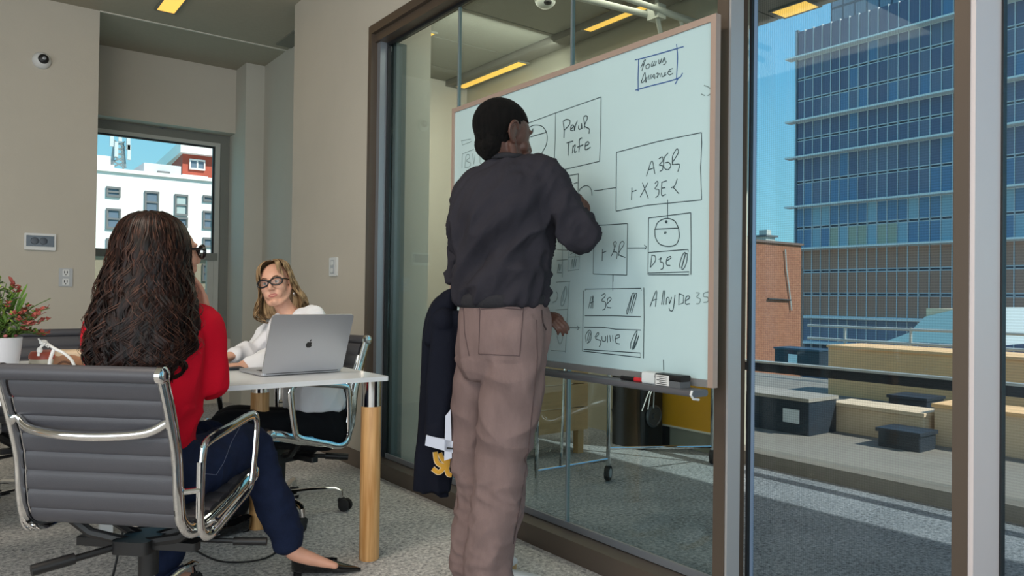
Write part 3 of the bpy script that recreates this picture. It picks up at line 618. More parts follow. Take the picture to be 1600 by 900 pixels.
# left column beside the man (crop 850,360 scale .2222)
S = .2222
draw('diagram_box', 850, 360, S, [[(85, 365), (185, 358)], [(178, 360), (150, 860)], [(80, 560), (165, 555)], [(50, 845), (150, 850)], [(128, 60), (128, 330)], [(170, 150), (168, 285), (245, 275), (248, 150)], [(90, 135), (165, 140)], [(90, 210), (165, 205)], [(90, 298), (125, 298)], [(170, 188), (245, 185)]], inkf, .0017, False)
draw('diagram_sketch', 850, 360, S, [[(150, 395), (125, 460), (120, 525), (138, 520), (160, 440), (150, 395), (130, 500)], [(185, 170), (215, 155), (222, 190)], [(190, 270), (200, 200), (205, 270), (215, 195), (218, 260), (228, 200)], [(95, 290), (105, 235), (110, 285), (118, 240)], [(85, 430), (97, 450), (85, 495), (60, 505)]], inkf, .0018)
draw('diagram_sketch', 850, 360, S, [[(70, 620), (110, 590), (135, 650), (130, 760), (110, 800), (90, 740)]], inkf, .0016)
draw('diagram_box', 840, 250, .3889, [[(128, 62), (165, 55)], [(163, 56), (162, 140)], [(145, 95), (160, 90)]], ink, .0017, False)
draw('connector_curve', 860, 270, .1, [[(452, 290), (470, 245), (540, 203), (600, 215), (640, 270), (650, 355)]], ink, .0018)
# far left of the board beside his head (crop 710,200 scale .1111)
S = .1111
draw('diagram_box', 710, 200, S, [[(95, 180), (230, 155)], [(100, 170), (110, 240), (240, 190)], [(105, 560), (110, 365), (270, 300)], [(80, 860), (85, 800), (145, 795)]], inkf, .0016, False)
draw('diagram_text', 710, 200, S, [[(145, 560), (155, 460), (165, 385), (205, 375), (210, 420), (165, 465), (225, 490), (215, 540), (145, 560)], [(255, 360), (270, 510), (290, 380)], [(360, 400), (360, 490), (385, 515)], [(185, 710), (205, 620)], [(195, 660), (240, 640)], [(230, 690), (245, 620), (250, 680)], [(270, 630), (285, 625), (270, 680)]], inkf, .0017)
# the things on the tray
c = at(986, 583, X=1.885)
e_ = empty('whiteboard_marker', (1.885, c.y, wz0), 'black marker with red cap lying on the pen tray', 'marker')
MB().cyl((1.885, c.y+.045, wz0+.004), (1.885, c.y-.02, wz0+.004), .0075, 12).build('barrel', blackp, e_)
MB().cyl((1.885, c.y-.02, wz0+.004), (1.885, c.y-.055, wz0+.004), .0085, 12, .007).build('cap', mat('red_cap', (196, 44, 52), .4), e_)
c = at(1020, 586, X=1.89)
tag(MB().rbox(1.868, 1.915, c.y-.028, c.y+.03, wz0-.004, wz0+.036, .008, axis='y').build('whiteboard_cloth', mat('cloth_white', (205, 212, 214), .9)), 'small folded white wipe on the pen tray', 'wipe')
c = at(1049, 587, X=1.89)
e_ = empty('whiteboard_eraser', (1.89, c.y, wz0-.004), 'black whiteboard eraser with white label on the pen tray', 'eraser')
MB().box(1.865, 1.915, c.y-.058, c.y+.048, wz0-.004, wz0+.016).build('felt', mat('felt_grey', (88, 92, 96), .95), e_, 0)
MB().rbox(1.865, 1.915, c.y-.060, c.y+.050, wz0+.016, wz0+.036, .008, axis='y').build('body', blackp, e_)
MB().box(1.8635, 1.865, c.y-.012, c.y+.046, wz0-.001, wz0+.032).build('label', whitep, e_, 0)
m_ = MB()
for k, zz in enumerate((.027, .021, .015, .009, .003)): m_.box(1.8628, 1.8636, c.y-.004, c.y+.04-(k % 2)*.012, wz0+zz-.001, wz0+zz+.001)
m_.build('label_print', blackp, e_, 0)

# ---------------- table ----------------
oak = bpy.data.materials.new('oak'); oak.use_nodes = True; n = oak.node_tree; pb = n.nodes['Principled BSDF']; pb.inputs['Roughness'].default_value = .45
t = n.nodes.new('ShaderNodeTexCoord'); mp = n.nodes.new('ShaderNodeMapping'); mp.inputs['Scale'].default_value = (34, 34, 1.6)
nz = n.nodes.new('ShaderNodeTexNoise'); nz.inputs['Scale'].default_value = 2.2; nz.inputs['Detail'].default_value = 6; nz.inputs['Distortion'].default_value = .6
cr = n.nodes.new('ShaderNodeValToRGB'); cr.color_ramp.elements[0].color = lin((186, 134, 78)); cr.color_ramp.elements[1].color = lin((222, 176, 120)); cr.color_ramp.elements[0].position = .35; cr.color_ramp.elements[1].position = .65
n.links.new(t.outputs['Object'], mp.inputs[0]); n.links.new(mp.outputs[0], nz.inputs[0]); n.links.new(nz.outputs[0], cr.inputs[0]); n.links.new(cr.outputs[0], pb.inputs['Base Color'])
tabw = mat('table_white', (238, 242, 246), .22)
TX1, TY0, TY1 = 1.415, 2.712, 3.47
tb = empty('meeting_table', (.3, 3.1, 0), 'long white meeting table on thick round oak legs', 'table')
MB().rbox(-1.4, TX1, TY0, TY1, .722, .74, .012).build('tabletop', tabw, tb)
MB().box(-1.3, TX1-.20, TY0+.24, TY0+.28, .70, .722).box(-1.3, TX1-.20, TY1-.20, TY1-.16, .70, .722).build('under_frame', whitep, tb, 0)
for x, y in ((1.362, 2.765), (1.125, TY1-.055), (-1.34, 2.765), (-1.34, TY1-.055)):
    l = MB().lathe([(.0385, 0), (.0405, .004), (.0405, .615), (.039, .62)], (x, y, 0), 32).build('leg', oak, tb)
    MB().lathe([(.0395, .618), (.0395, .722)], (x, y, 0), 32).build('leg_sleeve', chrome, l)
tb2 = empty('side_table', (-.2, 4.0, 0), 'second white table behind the meeting table', 'table')
MB().rbox(-1.2, .62, 3.62, 4.3, .70, .728, .012).build('tabletop', tabw, tb2)
for x, y in ((.55, 3.7), (.55, 4.22), (-1.12, 3.7), (-1.12, 4.22)): MB().box(x-.025, x+.025, y-.025, y+.025, 0, .70).build('leg', whitep, tb2, 0)

# ---------------- office chairs ----------------
leath = mat('ribbed_leather', (70, 70, 76), .42, bump=.12, bscale=300, var=.04, scale=5)
leath2 = mat('ribbed_leather_seat', (58, 58, 64), .45)
def frame_path():
    return spline([(0, -.330, .842), (0, -.288, .725), (0, -.252, .60), (0, -.240, .49), (0, -.222, .415), (0, -.165, .372), (0, -.08, .372), (0, .05, .40), (0, .16, .432), (0, .225, .445)], 6)
def ribbed(path, x0, x1, pitch, thick, name, m, parent, side):
    """padded sling with horizontal ribs: closed sheet swept along a path"""
    mb = MB(); P = [Vector(p) for p in path]; L = [0]
    for i in range(1, len(P)): L.append(L[-1]+(P[i]-P[i-1]).length)
    tot = L[-1]; nr = max(1, round(tot/pitch)); ns = nr*8; A = []; Bk = []
    for k in range(ns+1):
        d = tot*k/ns; i = min(range(len(L)-1), key=lambda j: abs((L[j]+L[j+1])/2-d)); t = (d-L[i])/(L[i+1]-L[i]); p = P[i].lerp(P[i+1], t)
        tg = (P[i+1]-P[i]).normalized(); nn = Vector((0, -tg.z, tg.y))*side
        ph = abs(sin(pi*(k % 8)/8)) if k % 8 else 0
        h = thick*(.45+.55*ph**.5)
        A.append(p+nn*h); Bk.append(p-nn*h)
    vs = []; m4 = 4
    for row in (A, Bk):
        for p in row: vs += [(x0, p.y, p.z), (x1, p.y, p.z)]
    n_ = len(A); fs = []
    for k in range(n_-1):
        fs.append((2*k, 2*k+1, 2*k+3, 2*k+2)); o = 2*n_
        fs.append((o+2*k, o+2*k+2, o+2*k+3, o+2*k+1))
        fs.append((2*k, 2*k+2, o+2*k+2, o+2*k)); fs.append((2*k+1, o+2*k+1, o+2*k+3, 2*k+3))
    fs += [(0, 2*n_, 2*n_+1, 1), (2*n_-2, 2*n_-1, 4*n_-1, 4*n_-2)]
    mb.add(vs, fs); return mb.build(name, m, parent, 50, world=False)
def office_chair(name, label, group, legrot=0.0):
    root = empty(name, (0, 0, 0), label, 'chair', group)
    B = lambda mb, nm, m, par=None, sm=None: mb.build(nm, m, par or root, sm, world=False)
    fp = frame_path(); W = .232
    for s_ in (-1, 1):
        rail = [Vector((s_*(W+.012), p.y, p.z)) for p in fp]
        B(MB().tube(rail, .023, 12, flat=.5, ref=(1, 0, 0)), 'side_rail', chrome)
        inner = [Vector((s_*(W-.004), p.y+.016, p.z+.004)) for p in fp[4:]]
        B(MB().tube(inner, .008, 8), 'inner_rail', chrome)
    back = [Vector((0, p.y+.012, p.z)) for p in fp[:28]]; seat = [Vector((0, p.y+.01, p.z+.012)) for p in fp[30:]]
    ribbed(back[1:], -W+.004, W-.004, .058, .013, 'backrest', leath, root, 1)
    ribbed(seat, -W+.004, W-.004, .058, .015, 'seat', leath2, root, 1)
    t0 = fp[0]
    B(MB().cyl((-W-.004, t0.y, t0.z), (W+.004, t0.y, t0.z), .023, 20), 'top_roll', leath)
    f0 = fp[-1]
    B(MB().cyl((-W-.004, f0.y, f0.z), (W+.004, f0.y, f0.z), .02, 20), 'front_roll', leath2)
    for s_ in (-1, 1):
        for q in (t0, f0): B(MB().lathe([(.025, 0), (.025, .016), (.018, .021), (.008, .022)], (s_*(W+.003), q.y, q.z), 20, (s_, 0, 0)), 'end_cap', chrome)
    # curved stretcher across the back
    sp2 = fp[9]; st = spline([(-W, sp2.y-.008, sp2.z+.045), (-W*.72, sp2.y-.030, sp2.z+.014), (0, sp2.y-.048, sp2.z+.004), (W*.72, sp2.y-.030, sp2.z+.014), (W, sp2.y-.008, sp2.z+.045)], 8)
    B(MB().tube(st, .0105, 12, flat=1.3, ref=(0, 0, 1)), 'back_stretcher', chrome)
    B(MB().tube([(-W, -.06, .375), (0, -.06, .345), (W, -.06, .375)], .012, 10), 'seat_stretcher', chrome)
    # armrest loops
    for s_ in (-1, 1):
        x = s_*(W+.050)
        lp = spline([(x, -.185, .385), (x, -.190, .50), (x, -.182, .60), (x, -.155, .632), (x, -.02, .652), (x, .105, .666), (x, .148, .650), (x, .150, .59), (x, .128, .46), (x, .105, .425), (x, .05, .405), (x, -.05, .375), (x, -.135, .352)], 5, closed=True)
        a_ = B(MB().tube(lp, .0155, 12, flat=.55, ref=(1, 0, 0), closed=True), 'armrest', chrome)
        B(MB().box(x-.006, x+.006, -.205, -.188, .42, .58), 'arm_plate', chrome, a_, 0)
        B(MB().cyl((s_*(W+.005), -.235, .50), (x, -.20, .50), .009, 10), 'arm_bolt', chrome, a_)
        B(MB().cyl((s_*W, -.06, .375), (x, -.07, .372), .009, 10), 'arm_bolt', chrome, a_)
    # mechanism and column
    mech = B(MB().rbox(-.06, .06, -.11, .09, .265, .305, .02).rbox(-.20, .20, -.075, -.035, .275, .300, .01), 'tilt_mechanism', blackp)
    for s_ in (-1, 1): B(MB().tube([(s_*.03, .0, .290), (s_*.13, .03, .320), (s_*W, .06, .402)], .017, 8).tube([(s_*.03, -.06, .290), (s_*.15, -.07, .315), (s_*W, -.075, .372)], .016, 8), 'support_arm', blackp)
    B(MB().cyl((-.03, -.06, .285), (-.15, -.22, .270), .011, 8).cyl((-.12, -.18, .275), (-.19, -.265, .265), .017, 12), 'height_lever', blackp, mech)
    B(MB().cyl((.05, .0, .285), (.30, .06, .270), .008, 8).cyl((.26, .05, .272), (.36, .075, .268), .013, 12), 'tilt_lever', blackp, mech)
    B(MB().lathe([(.03, .17), (.031, .262), (.045, .265), (.045, .275)], (0, 0, 0), 24), 'column_sleeve', blackp)
    B(MB().lathe([(.021, .08), (.021, .175)], (0, 0, 0), 20), 'gas_column', chrome)
    # five-star base with castors
    B(MB().lathe([(.045, .075), (.05, .085), (.05, .115), (.035, .135)], (0, 0, 0), 24), 'base_hub', chrome)
    for k in range(5):
        a = legrot+k*2*pi/5; u = Vector((cos(a), sin(a), 0)); v = Vector((-sin(a), cos(a), 0))
        pts = [u*.035+Vector((0, 0, .105)), u*.16+Vector((0, 0, .112)), u*.265+Vector((0, 0, .110)), u*.292+Vector((0, 0, .098)), u*.298+Vector((0, 0, .06))]
        L_ = B(MB().tube(pts, [.020, .018, .015, .014, .012], 10, flat=.8, ref=(0, 0, 1)), 'base_leg', chrome)
        c_ = u*.30
        b_ = a+1.1+k; ax = Vector((cos(b_), sin(b_), 0)); w_ = Vector((-ax.y, ax.x, 0))*.018
        cs = MB()
        for s_ in (-1, 1): cs.lathe([(.027, -.008), (.03, -.004), (.03, .006), (.024, .009)], c_+w_+Vector((0, 0, .03))+ax*(.014*s_), 18, ax*s_)
        cs.lathe([(.019, 0), (.022, .02), (.012, .03)], c_+Vector((0, 0, .036)), 14)
        B(cs, 'castor', blackr, L_)
    return root
chA = office_chair('office_chair', 'ribbed dark grey chrome office chair nearest the camera, seen from behind', 'ribbed office chairs', .35)
chB = dup(chA); chB['label'] = 'ribbed dark office chair under the blonde woman in white'
chC = dup(chA); chC['label'] = 'ribbed dark office chair behind the potted plant against the far wall'
chD = dup(chA); chD['label'] = 'ribbed dark office chair in the next room, seen through the glass left of the coat'
chA.location = (.51, 2.60, 0); chA.rotation_euler.z = -radians(44)
chB.location = (1.265, 3.545, 0); chB.rotation_euler.z = radians(107)
c = at(72, 515, D=3.95); chC.location = (c.x, c.y-.31, 0); chC.rotation_euler.z = radians(185)
c = at(636, 700, Z=0); chD.location = (c.x, c.y, 0); chD.rotation_euler.z = radians(80)

# ---------------- things on the table ----------------
P0 = Vector((.973, 2.943, .7405)); u = Vector((.99768, .06809, 0)); nrm = Vector((-.06809, .99768, 0)); LW = .350
lt = empty('laptop', P0+u*LW/2, 'open silver laptop with a dark fruit emblem on its lid', 'laptop')
alus = mat('laptop_aluminium', (186, 188, 194), .38, .6)
def lpt(a, b, h): return P0+u*a+nrm*b+Vector((0, 0, h))
def slab(fn, w_, d_, t_, r=.014):
    o = []
    for (cx, cy, t0) in ((w_-r, d_-r, 0), (r, d_-r, 1), (r, r, 2), (w_-r, r, 3)):
        for k in range(5): a = (t0+k/4)*pi/2; o.append((cx+r*cos(a), cy+r*sin(a)))
    m_ = len(o); return MB().add([fn(a, b, 0) for a, b in o]+[fn(a, b, t_) for a, b in o], [tuple(range(m_))[::-1], tuple(range(m_, 2*m_))]+[(i, (i+1) % m_, m_+(i+1) % m_, m_+i) for i in range(m_)])
slab(lambda a, b, h: lpt(a, b, .003+h), LW, .243, .011).build('base', alus, lt)
kb = slab(lambda a, b, h: lpt(a+.03, b+.02, .0142+h), LW-.06, .11, .0008, .004).build('keyboard', mat('keyboard_well', (34, 34, 36), .5), lt)
km = MB().box(0, .0155, 0, .0155, 0, .0012).mesh('key', mat('key_black', (26, 26, 28), .5), 0)
for r_ in range(5):
    for c_ in range(14):
        k_ = link('key', km, kb, False); k_.location = lpt(.034+c_*.0202, .023+r_*.0205, .015); k_.rotation_euler.z = .068
    slab(lambda a, b, h: lpt(a+.11, b+.145, .0142+h), .13, .08, .0005, .005).build('trackpad', mat('trackpad_grey', (128, 130, 134), .3, .3), lt)
ta = radians(22); ld = Vector((0, 0, cos(ta)))-nrm*sin(ta); ln = -(nrm*cos(ta)+Vector((0, 0, sin(ta))))   # ln: out of the lid's back
def lid(a, b, h): return P0+Vector((0, 0, .014))+u*a+ld*b+ln*h
lo = slab(lid, LW, .252, .006, .012).build('lid', alus, lt)
slab(lambda a, b, h: lid(a, b, -.0006*h/.0006), LW-.012, .24, .0006, .01)
MB().prism([lid(.006, .008, -.0004), lid(LW-.006, .008, -.0004), lid(LW-.006, .246, -.0004), lid(.006, .246, -.0004)], ln*-.0005).build('screen', mat('screen_black', (14, 16, 20), .1), lo, 0)
MB().cyl(lid(.02, 0, 0), lid(LW-.02, 0, 0), .006, 10).build('hinge', mat('hinge_dark', (60, 60, 62), .4, .3), lt)
# fruit emblem on the lid
em = []
for t_ in [2*pi*i/40 for i in range(40)]:
    r_ = 1+.10*cos(2*t_)*0; x_ = .92*sin(t_)*(1+.06*cos(t_)); y_ = .95*cos(t_)-.16*math.exp(-(x_/.28)**2)*(1 if cos(t_) > 0 else 0)+.10*math.exp(-(x_/.25)**2)*(1 if cos(t_) < 0 else 0)
    d_ = hypot(x_-1.12, y_-.22)
    if d_ < .46: k_ = .46/d_; x_, y_ = 1.12+(x_-1.12)*k_, .22+(y_-.22)*k_
    em.append((x_, y_))
esc = .0145; ex, ey = LW/2, .120
# seen from behind the lid a runs left to right
def emb(pts): return MB().prism([lid(ex+a*esc, ey+b*esc, .0062) for a, b in pts], ln*.0005)
logo = emb(em)
lf = [(.02+.0, .98), (.02, 1.25), (.2, 1.55), (.5, 1.68), (.5, 1.42), (.3, 1.08)]
m_ = logo; q_ = emb(lf); m_.add(q_.v, q_.f)
m_.build('lid_emblem', mat('emblem_black', (12, 12, 14), .15), lo, 0)
tag(slab(lambda a, b, h: Vector((.80, 3.235, .741))+Vector((a, b+.02*a, h)), .20, .145, .010, .01).build('notebook', mat('notebook_black', (34, 40, 48), .4)), 'thin dark notebook lying left of the laptop', 'notebook')
def cablecurve(name, label, pts, r, m, cat='cable'):
    return tag(MB().tube(spline(pts, 8), r, 8).build(name, m), label, cat)

# potted plant
c = at(-12, 560, D=2.72); px_, py_ = c.x, c.y
pl = empty('potted_plant', (px_, py_, .74), 'bushy green and red plant in a white pot on the left of the table', 'plant')
potw = mat('pot_white', (205, 208, 216), .35)
MB().lathe([(.062, 0), (.078, .02), (.090, .13), (.092, .155), (.086, .157), (.082, .14), (.0, .138)], (px_, py_, .741), 36).build('pot', potw, pl)
MB().lathe([(.081, .134), (.0, .140)], (px_, py_, .741), 24).build('soil', mat('soil', (60, 46, 36), .95), pl)
gr = [mat('leaf_green', (74, 104, 40), .5), mat('leaf_light', (128, 150, 62), .5), mat('leaf_red', (150, 70, 62), .5), mat('leaf_grey', (110, 108, 100), .5)]
rg = random.Random(7)
stems = MB(); leafmesh = {}
def leafm(mi):
    if mi not in leafmesh:
        v = [(0, 0, 0), (.011, .014, .003), (.009, .032, .004), (0, .042, 0), (-.009, .032, .004), (-.011, .014, .003), (0, .02, -.003)]
        leafmesh[mi] = MB().add(v, [(0, 1, 6), (1, 2, 6), (2, 3, 6), (3, 4, 6), (4, 5, 6), (5, 0, 6)]).mesh('leaf', gr[mi], 60)
    return leafmesh[mi]
nleaf = 0
for s_ in range(26):
    az = rg.uniform(0, 2*pi); sp_r = rg.uniform(.02, .13); hh = rg.uniform(.10, .24)*(1.15-sp_r*2.5)
    if s_ % 4 == 0: az = rg.uniform(-1.3, .5); sp_r = rg.uniform(.12, .20); hh = rg.uniform(.06, .17)
    b0 = Vector((px_+cos(az)*.03, py_+sin(az)*.03, .88)); b2 = Vector((px_+cos(az)*sp_r, py_+sin(az)*sp_r, .885+hh)); b1 = (b0+b2)/2+Vector((0, 0, .03))
    P = spline([b0, b1, b2], 5); stems.tube(P, .0017, 5)
    for k in range(2, len(P)):
        for q in range(3):
            if nleaf >= 298: break
            mi = 0 if rg.random() < .5 else 1 if rg.random() < .6 else 3
            if k > len(P)-3 and s_ % 3 == 0: mi = 2
            o = link('leaf', leafm(mi), pl); o.location = P[k]; o.rotation_euler = (rg.uniform(.1, 1.0), rg.uniform(-.4, .4), rg.uniform(0, 2*pi)); sc_ = rg.uniform(.42, .75); o.scale = (sc_,)*3; nleaf += 1
fol = MB(); P_all = []
for s_ in range(70):
    az = rg.uniform(0, 2*pi); sr = rg.uniform(.02, .14); hh = rg.uniform(.02, .20)*(1.2-sr*3)
    if s_ % 3 == 0: az = rg.uniform(-1.2, .6); sr = rg.uniform(.10, .19); hh = rg.uniform(.0, .13)
    b0 = Vector((px_+cos(az)*.03, py_+sin(az)*.03, .88)); b2 = Vector((px_+cos(az)*sr, py_+sin(az)*sr, .89+hh)); P = spline([b0, (b0+b2)/2+Vector((0, 0, .02)), b2], 4); stems.tube(P, .0012, 4)
    for k in range(2, len(P)):
        for q in range(4):
            M_ = Matrix.Rotation(rg.uniform(0, 2*pi), 3, 'Z') @ Matrix.Rotation(rg.uniform(.1, 1.1), 3, 'X'); sc_ = rg.uniform(.35, .6)
            mi = 2 if (k > len(P)-3 and s_ % 3 == 0) else (0, 1, 0, 3)[(s_+q) % 4]
            fol.add([P[k]+M_@(Vector(v)*sc_) for v in ((0, 0, 0), (.011, .014, .003), (.009, .032, .004), (0, .042, 0), (-.009, .032, .004), (-.011, .014, .003))], [(0, 1, 2, 3, 4, 5)], mi)
tag(fol.build('foliage', gr, pl), kind='stuff')
stems.build('stems', gr[0], pl)
gb = MB()
for k in range(26):
    az = rg.uniform(0, 2*pi); r_ = rg.uniform(.0, .05); b0 = Vector((px_+.02+cos(az)*r_, py_+sin(az)*r_, .88)); h_ = rg.uniform(.12, .22)
    gb.tube(spline([b0, b0+Vector((.01*cos(az), .01*sin(az), h_*.6)), b0+Vector((.04*cos(az), .04*sin(az), h_))], 4), [.004]*8+[.001], 4, flat=.3)
tag(gb.build('grass_blades', mat('grass_green', (96, 140, 40), .5), pl), kind='stuff')
for k in range(5):
    az = rg.uniform(-1.5, .8); c2 = Vector((px_+cos(az)*.07, py_+sin(az)*.07, .90+rg.random()*.12)); MB().ell(c2, (.007, .007, .006)).build('flower', mat('flower_pink', (188, 110, 110), .6), pl)
# round tin with red lid
c = at(70, 560, D=2.95); tx, ty = c.x, c.y
tn = empty('round_tin', (tx, ty, .741), 'cream round box with a reddish lid between the plant and the pouch', 'box')
MB().lathe([(.052, 0), (.053, .004), (.053, .062), (.050, .062)], (tx, ty, .741), 32).build('body', mat('tin_cream', (212, 206, 190), .5), tn)
MB().lathe([(.055, .060), (.055, .074), (.048, .088), (.02, .093), (.0, .093)], (tx, ty, .741), 32).build('lid', mat('tin_red', (176, 84, 70), .4), tn)
m_ = MB()
for k in range(3): m_.lathe([(.0536, .012+k*.014), (.0540, .014+k*.014), (.0536, .016+k*.014)], (tx, ty, .741), 32)
m_.build('groove_lines', mat('tin_line', (168, 160, 140), .5), tn)
# white folded headset lying over the tin and the pouch
c = at(88, 560, D=2.80); hx, hy = c.x, c.y
hs = empty('white_headband', (hx, hy, .741), 'white curved plastic headband leaning across the round box', 'headband')
arc = spline([at(118, 577, D=2.80), at(112, 563, D=2.79), at(100, 552, D=2.78), at(86, 545, D=2.78), at(72, 536, D=2.80)], 8)
MB().tube(arc, .0058, 10, flat=1.4).build('band', whitep, hs)
MB().tube(spline([at(84, 546, D=2.78), at(79, 560, D=2.78), at(76, 577, D=2.79)], 6), .0062, 10).build('arm', whitep, hs)
m_ = MB().ell(at(68, 535, D=2.79), (.014, .012, .010)).ell(at(62, 547, D=2.79), (.010, .010, .012)); 
for k in range(6): m_.tube([at(64+k*2.2, 535+k*1.5, D=2.785), at(60+k*3.2, 529+k*2.5, D=2.775)], .003, 6)
m_.tube(spline([at(70, 536, D=2.79), at(62, 545, D=2.79), at(60, 556, D=2.79)], 5), .005, 8).build('clasp', whitep, hs)
# brown leather pouch
c = at(112, 562, D=3.0)
bgp = empty('leather_pouch', (c.x, c.y, .741), 'crumpled brown and cream leather pouch on the table', 'pouch')
def blob(name, m, parent, c0, r, seed, amp=.22, sq=3.2, nu=28, nv=16, fr=9.0):
    vs = []; fs = []
    for j in range(nv+1):
        t = pi*j/nv
        for i in range(nu):
            a = 2*pi*i/nu; d = Vector((sin(t)*cos(a), sin(t)*sin(a), cos(t)))
            k_ = 1/((abs(d.x)**sq+abs(d.y)**sq+abs(d.z)**sq)**(1/sq)); q = Vector((d.x*r[0], d.y*r[1], d.z*r[2]))*k_
            nn = mnoise.noise(q*fr/r[0]*.12+Vector((seed, 0, 0))); q *= 1+amp*nn; vs.append(Vector(c0)+q)
    for j in range(nv):
        for i in range(nu): fs.append((j*nu+i, (j+1)*nu+i, (j+1)*nu+(i+1) % nu, j*nu+(i+1) % nu))
    return MB().add(vs, fs).build(name, m, parent, 60)
blob('body', mat('leather_brown', (150, 108, 80), .6, var=.3, scale=14), bgp, (c.x, c.y, .786), (.085, .05, .042), 3)
blob('flap', mat('leather_cream', (206, 184, 158), .65, var=.12, scale=10), bgp, (c.x+.005, c.y-.006, .818), (.078, .045, .018), 8, .3)
MB().tube(spline([(c.x-.075, c.y-.045, .75), (c.x-.04, c.y-.062, .79), (c.x+.0, c.y-.058, .778), (c.x+.05, c.y-.06, .76)], 8), .004, 8).build('strap', mat('leather_dark', (92, 62, 46), .5), bgp)

# cables on the floor
cablecurve('floor_cable', 'thin black cable looping on the carpet under the table', [(.80, 3.30, .008), (.86, 3.05, .008), (1.0, 2.98, .008), (1.12, 3.1, .008), (1.18, 3.35, .008)], .004, blackr)
cablecurve('floor_cable', 'black cable hanging behind the nearest chair back', [(.62, 2.95, .70), (.50, 2.90, .30), (.42, 2.85, .01), (.30, 2.8, .008)], .004, blackr)

# ---------------- things in the next room ----------------
rk = empty('mobile_stand', (3.3, 3.2, 0), 'tall wheeled chrome tube stand behind the glass under the whiteboard', 'stand')
A0 = Vector((3.074, 3.15, 0)); B0 = Vector((3.96, 3.10, 0))
q0 = at(838, 733.5, Z=.135)
D0 = Vector((q0.x, q0.y, 0))
MB().cyl(A0+Vector((0, 0, .06)), A0+Vector((0, 0, 1.9)), .013, 12).build('pole', chrome, rk)
MB().cyl(B0+Vector((0, 0, .06)), B0+Vector((0, 0, 1.9)), .013, 12).build('pole', chrome, rk)
zA = at(953, 718, X=A0.x).z
MB().cyl(D0+Vector((0, 0, zA)), A0+Vector((0, 0, zA)), .010, 10).build('cross_tube', chrome, rk)
MB().cyl(A0+Vector((0, 0, at(958, 702, X=A0.x).z)), B0+Vector((0, 0, at(1118, 699, X=B0.x).z)), .009, 10).build('cross_tube', chrome, rk)
m1 = at(876, 728, Y=lerp(D0.y, A0.y, .33))
MB().cyl((m1.x, m1.y, m1.z), at(883, 560, Y=m1.y), .008, 10).build('thin_tube', chrome, rk)
for q in (A0, B0):
    w_ = MB().lathe([(.042, -.014), (.046, -.008), (.046, .008), (.042, .014)], q+Vector((0, 0, .046)), 24, (.5, -.87, 0)).build('castor', blackr, rk)
    MB().lathe([(.026, -.016), (.026, .016)], q+Vector((0, 0, .046)), 20, (.5, -.87, 0)).build('hub', mat('hub_grey', (176, 180, 184), .3, .4), w_)
D1 = D0+Vector((0, 0, 0)); MB().cyl(D1+Vector((0, 0, .0)), D1+Vector((0, 0, 1.9)), .012, 10).build('pole', chrome, rk)
wood = mat('birch_crate', (176, 140, 98), .6, var=.10, scale=3, stretch=(1, 1, 14))
Lg = at(911, 709, Z=0)
dk = empty('wooden_desk', (Lg.x-.4, Lg.y+.2, 0), 'pale wooden panel desk in the next room', 'desk')
zc = at(911, 672, Y=Lg.y).z
for k in range(4):
    MB().box(Lg.x-.66, Lg.x+.04, Lg.y+.0, Lg.y+.02, zc+.004+k*.16, zc+.16+k*.16-.004).build('plank', wood, dk, 0)
MB().box(Lg.x-.68, Lg.x+.06, Lg.y-.02, Lg.y+.62, zc+.64, zc+.67).build('top', wood, dk, 0)
for x, y in ((Lg.x, Lg.y+.05), (Lg.x-.62, Lg.y+.05), (Lg.x, Lg.y+.58), (Lg.x-.62, Lg.y+.58)): MB().box(x-.025, x+.025, y-.025, y+.025, 0, zc+.64).build('leg', wood, dk, 0)
c = at(979, 688, Z=0)
tag(MB().lathe([(.075, 0), (.085, .01), (.098, .22), (.104, .23), (.095, .23), (.08, .02), (0, .02)], (c.x-.02, c.y, 0), 32).build('waste_bin', mat('bin_black', (14, 15, 17), .5)), 'round black waste bin behind the glass beside the cables', 'bin')
ey_ = at(1019, 640, X=3.98).y
pc = empty('equipment_case', (4.0, ey_, 0), 'black equipment case with a round fan beside the yellow panel', 'equipment')
MB().rbox(3.87, 4.10, ey_, ey_+.3, .0, .62, .02).build('case', mat('case_black', (16, 17, 19), .4), pc)
fz = at(1020, 650, Y=ey_)
MB().lathe([(.075, 0), (.08, .012), (.065, .024), (.06, .016), (.022, .016), (.02, .028), (0, .029)], fz, 28, (0, -1, 0)).build('fan_ring', mat('fan_grey', (58, 62, 66), .4), pc)
m_ = MB()
for k in range(3): m_.tube([at(1003+k*9, 642-k*2, Y=ey_-.02), at(1010+k*6, 622-k*6, Y=ey_-.03), at(1016+k*5, 608-k*3, Y=ey_-.02)], .004, 6)
m_.build('reflective_strips', whitep, pc)
yp = mat('yellow_panel', (204, 150, 30), .5)
ypn = empty('yellow_panel', (4.17, 3.48, 0), 'yellow panel leaning low on the wall right of the equipment', 'panel')
z0, z1 = .155, .80
MB().box(4.145, 4.185, 3.19, 3.74, z0, z1).build('board', yp, ypn, 0)
MB().box(4.14, 4.19, 3.735, 3.75, z0-.01, z1).box(4.14, 4.19, 3.19, 3.74, z0-.012, z0).build('edge_trim', joint, ypn, 0)
MB().box(4.15, 4.19, 3.2, 3.26, 0, z0).box(4.15, 4.19, 3.66, 3.72, 0, z0).build('foot', blackp, ypn, 0)
cp = mat('cable_pink', (176, 96, 118), .5)
cablecurve('floor_cable', 'pink cable coiled on the next room floor below the yellow panel', [at(1040, 690, Z=.01), at(1070, 684, Z=.02), at(1100, 690, Z=.01), at(1112, 697, Z=.02), at(1080, 700, Z=.01), at(1062, 692, Z=.012), at(1088, 688, Z=.02), at(1125, 700, Z=.01)], .008, cp)
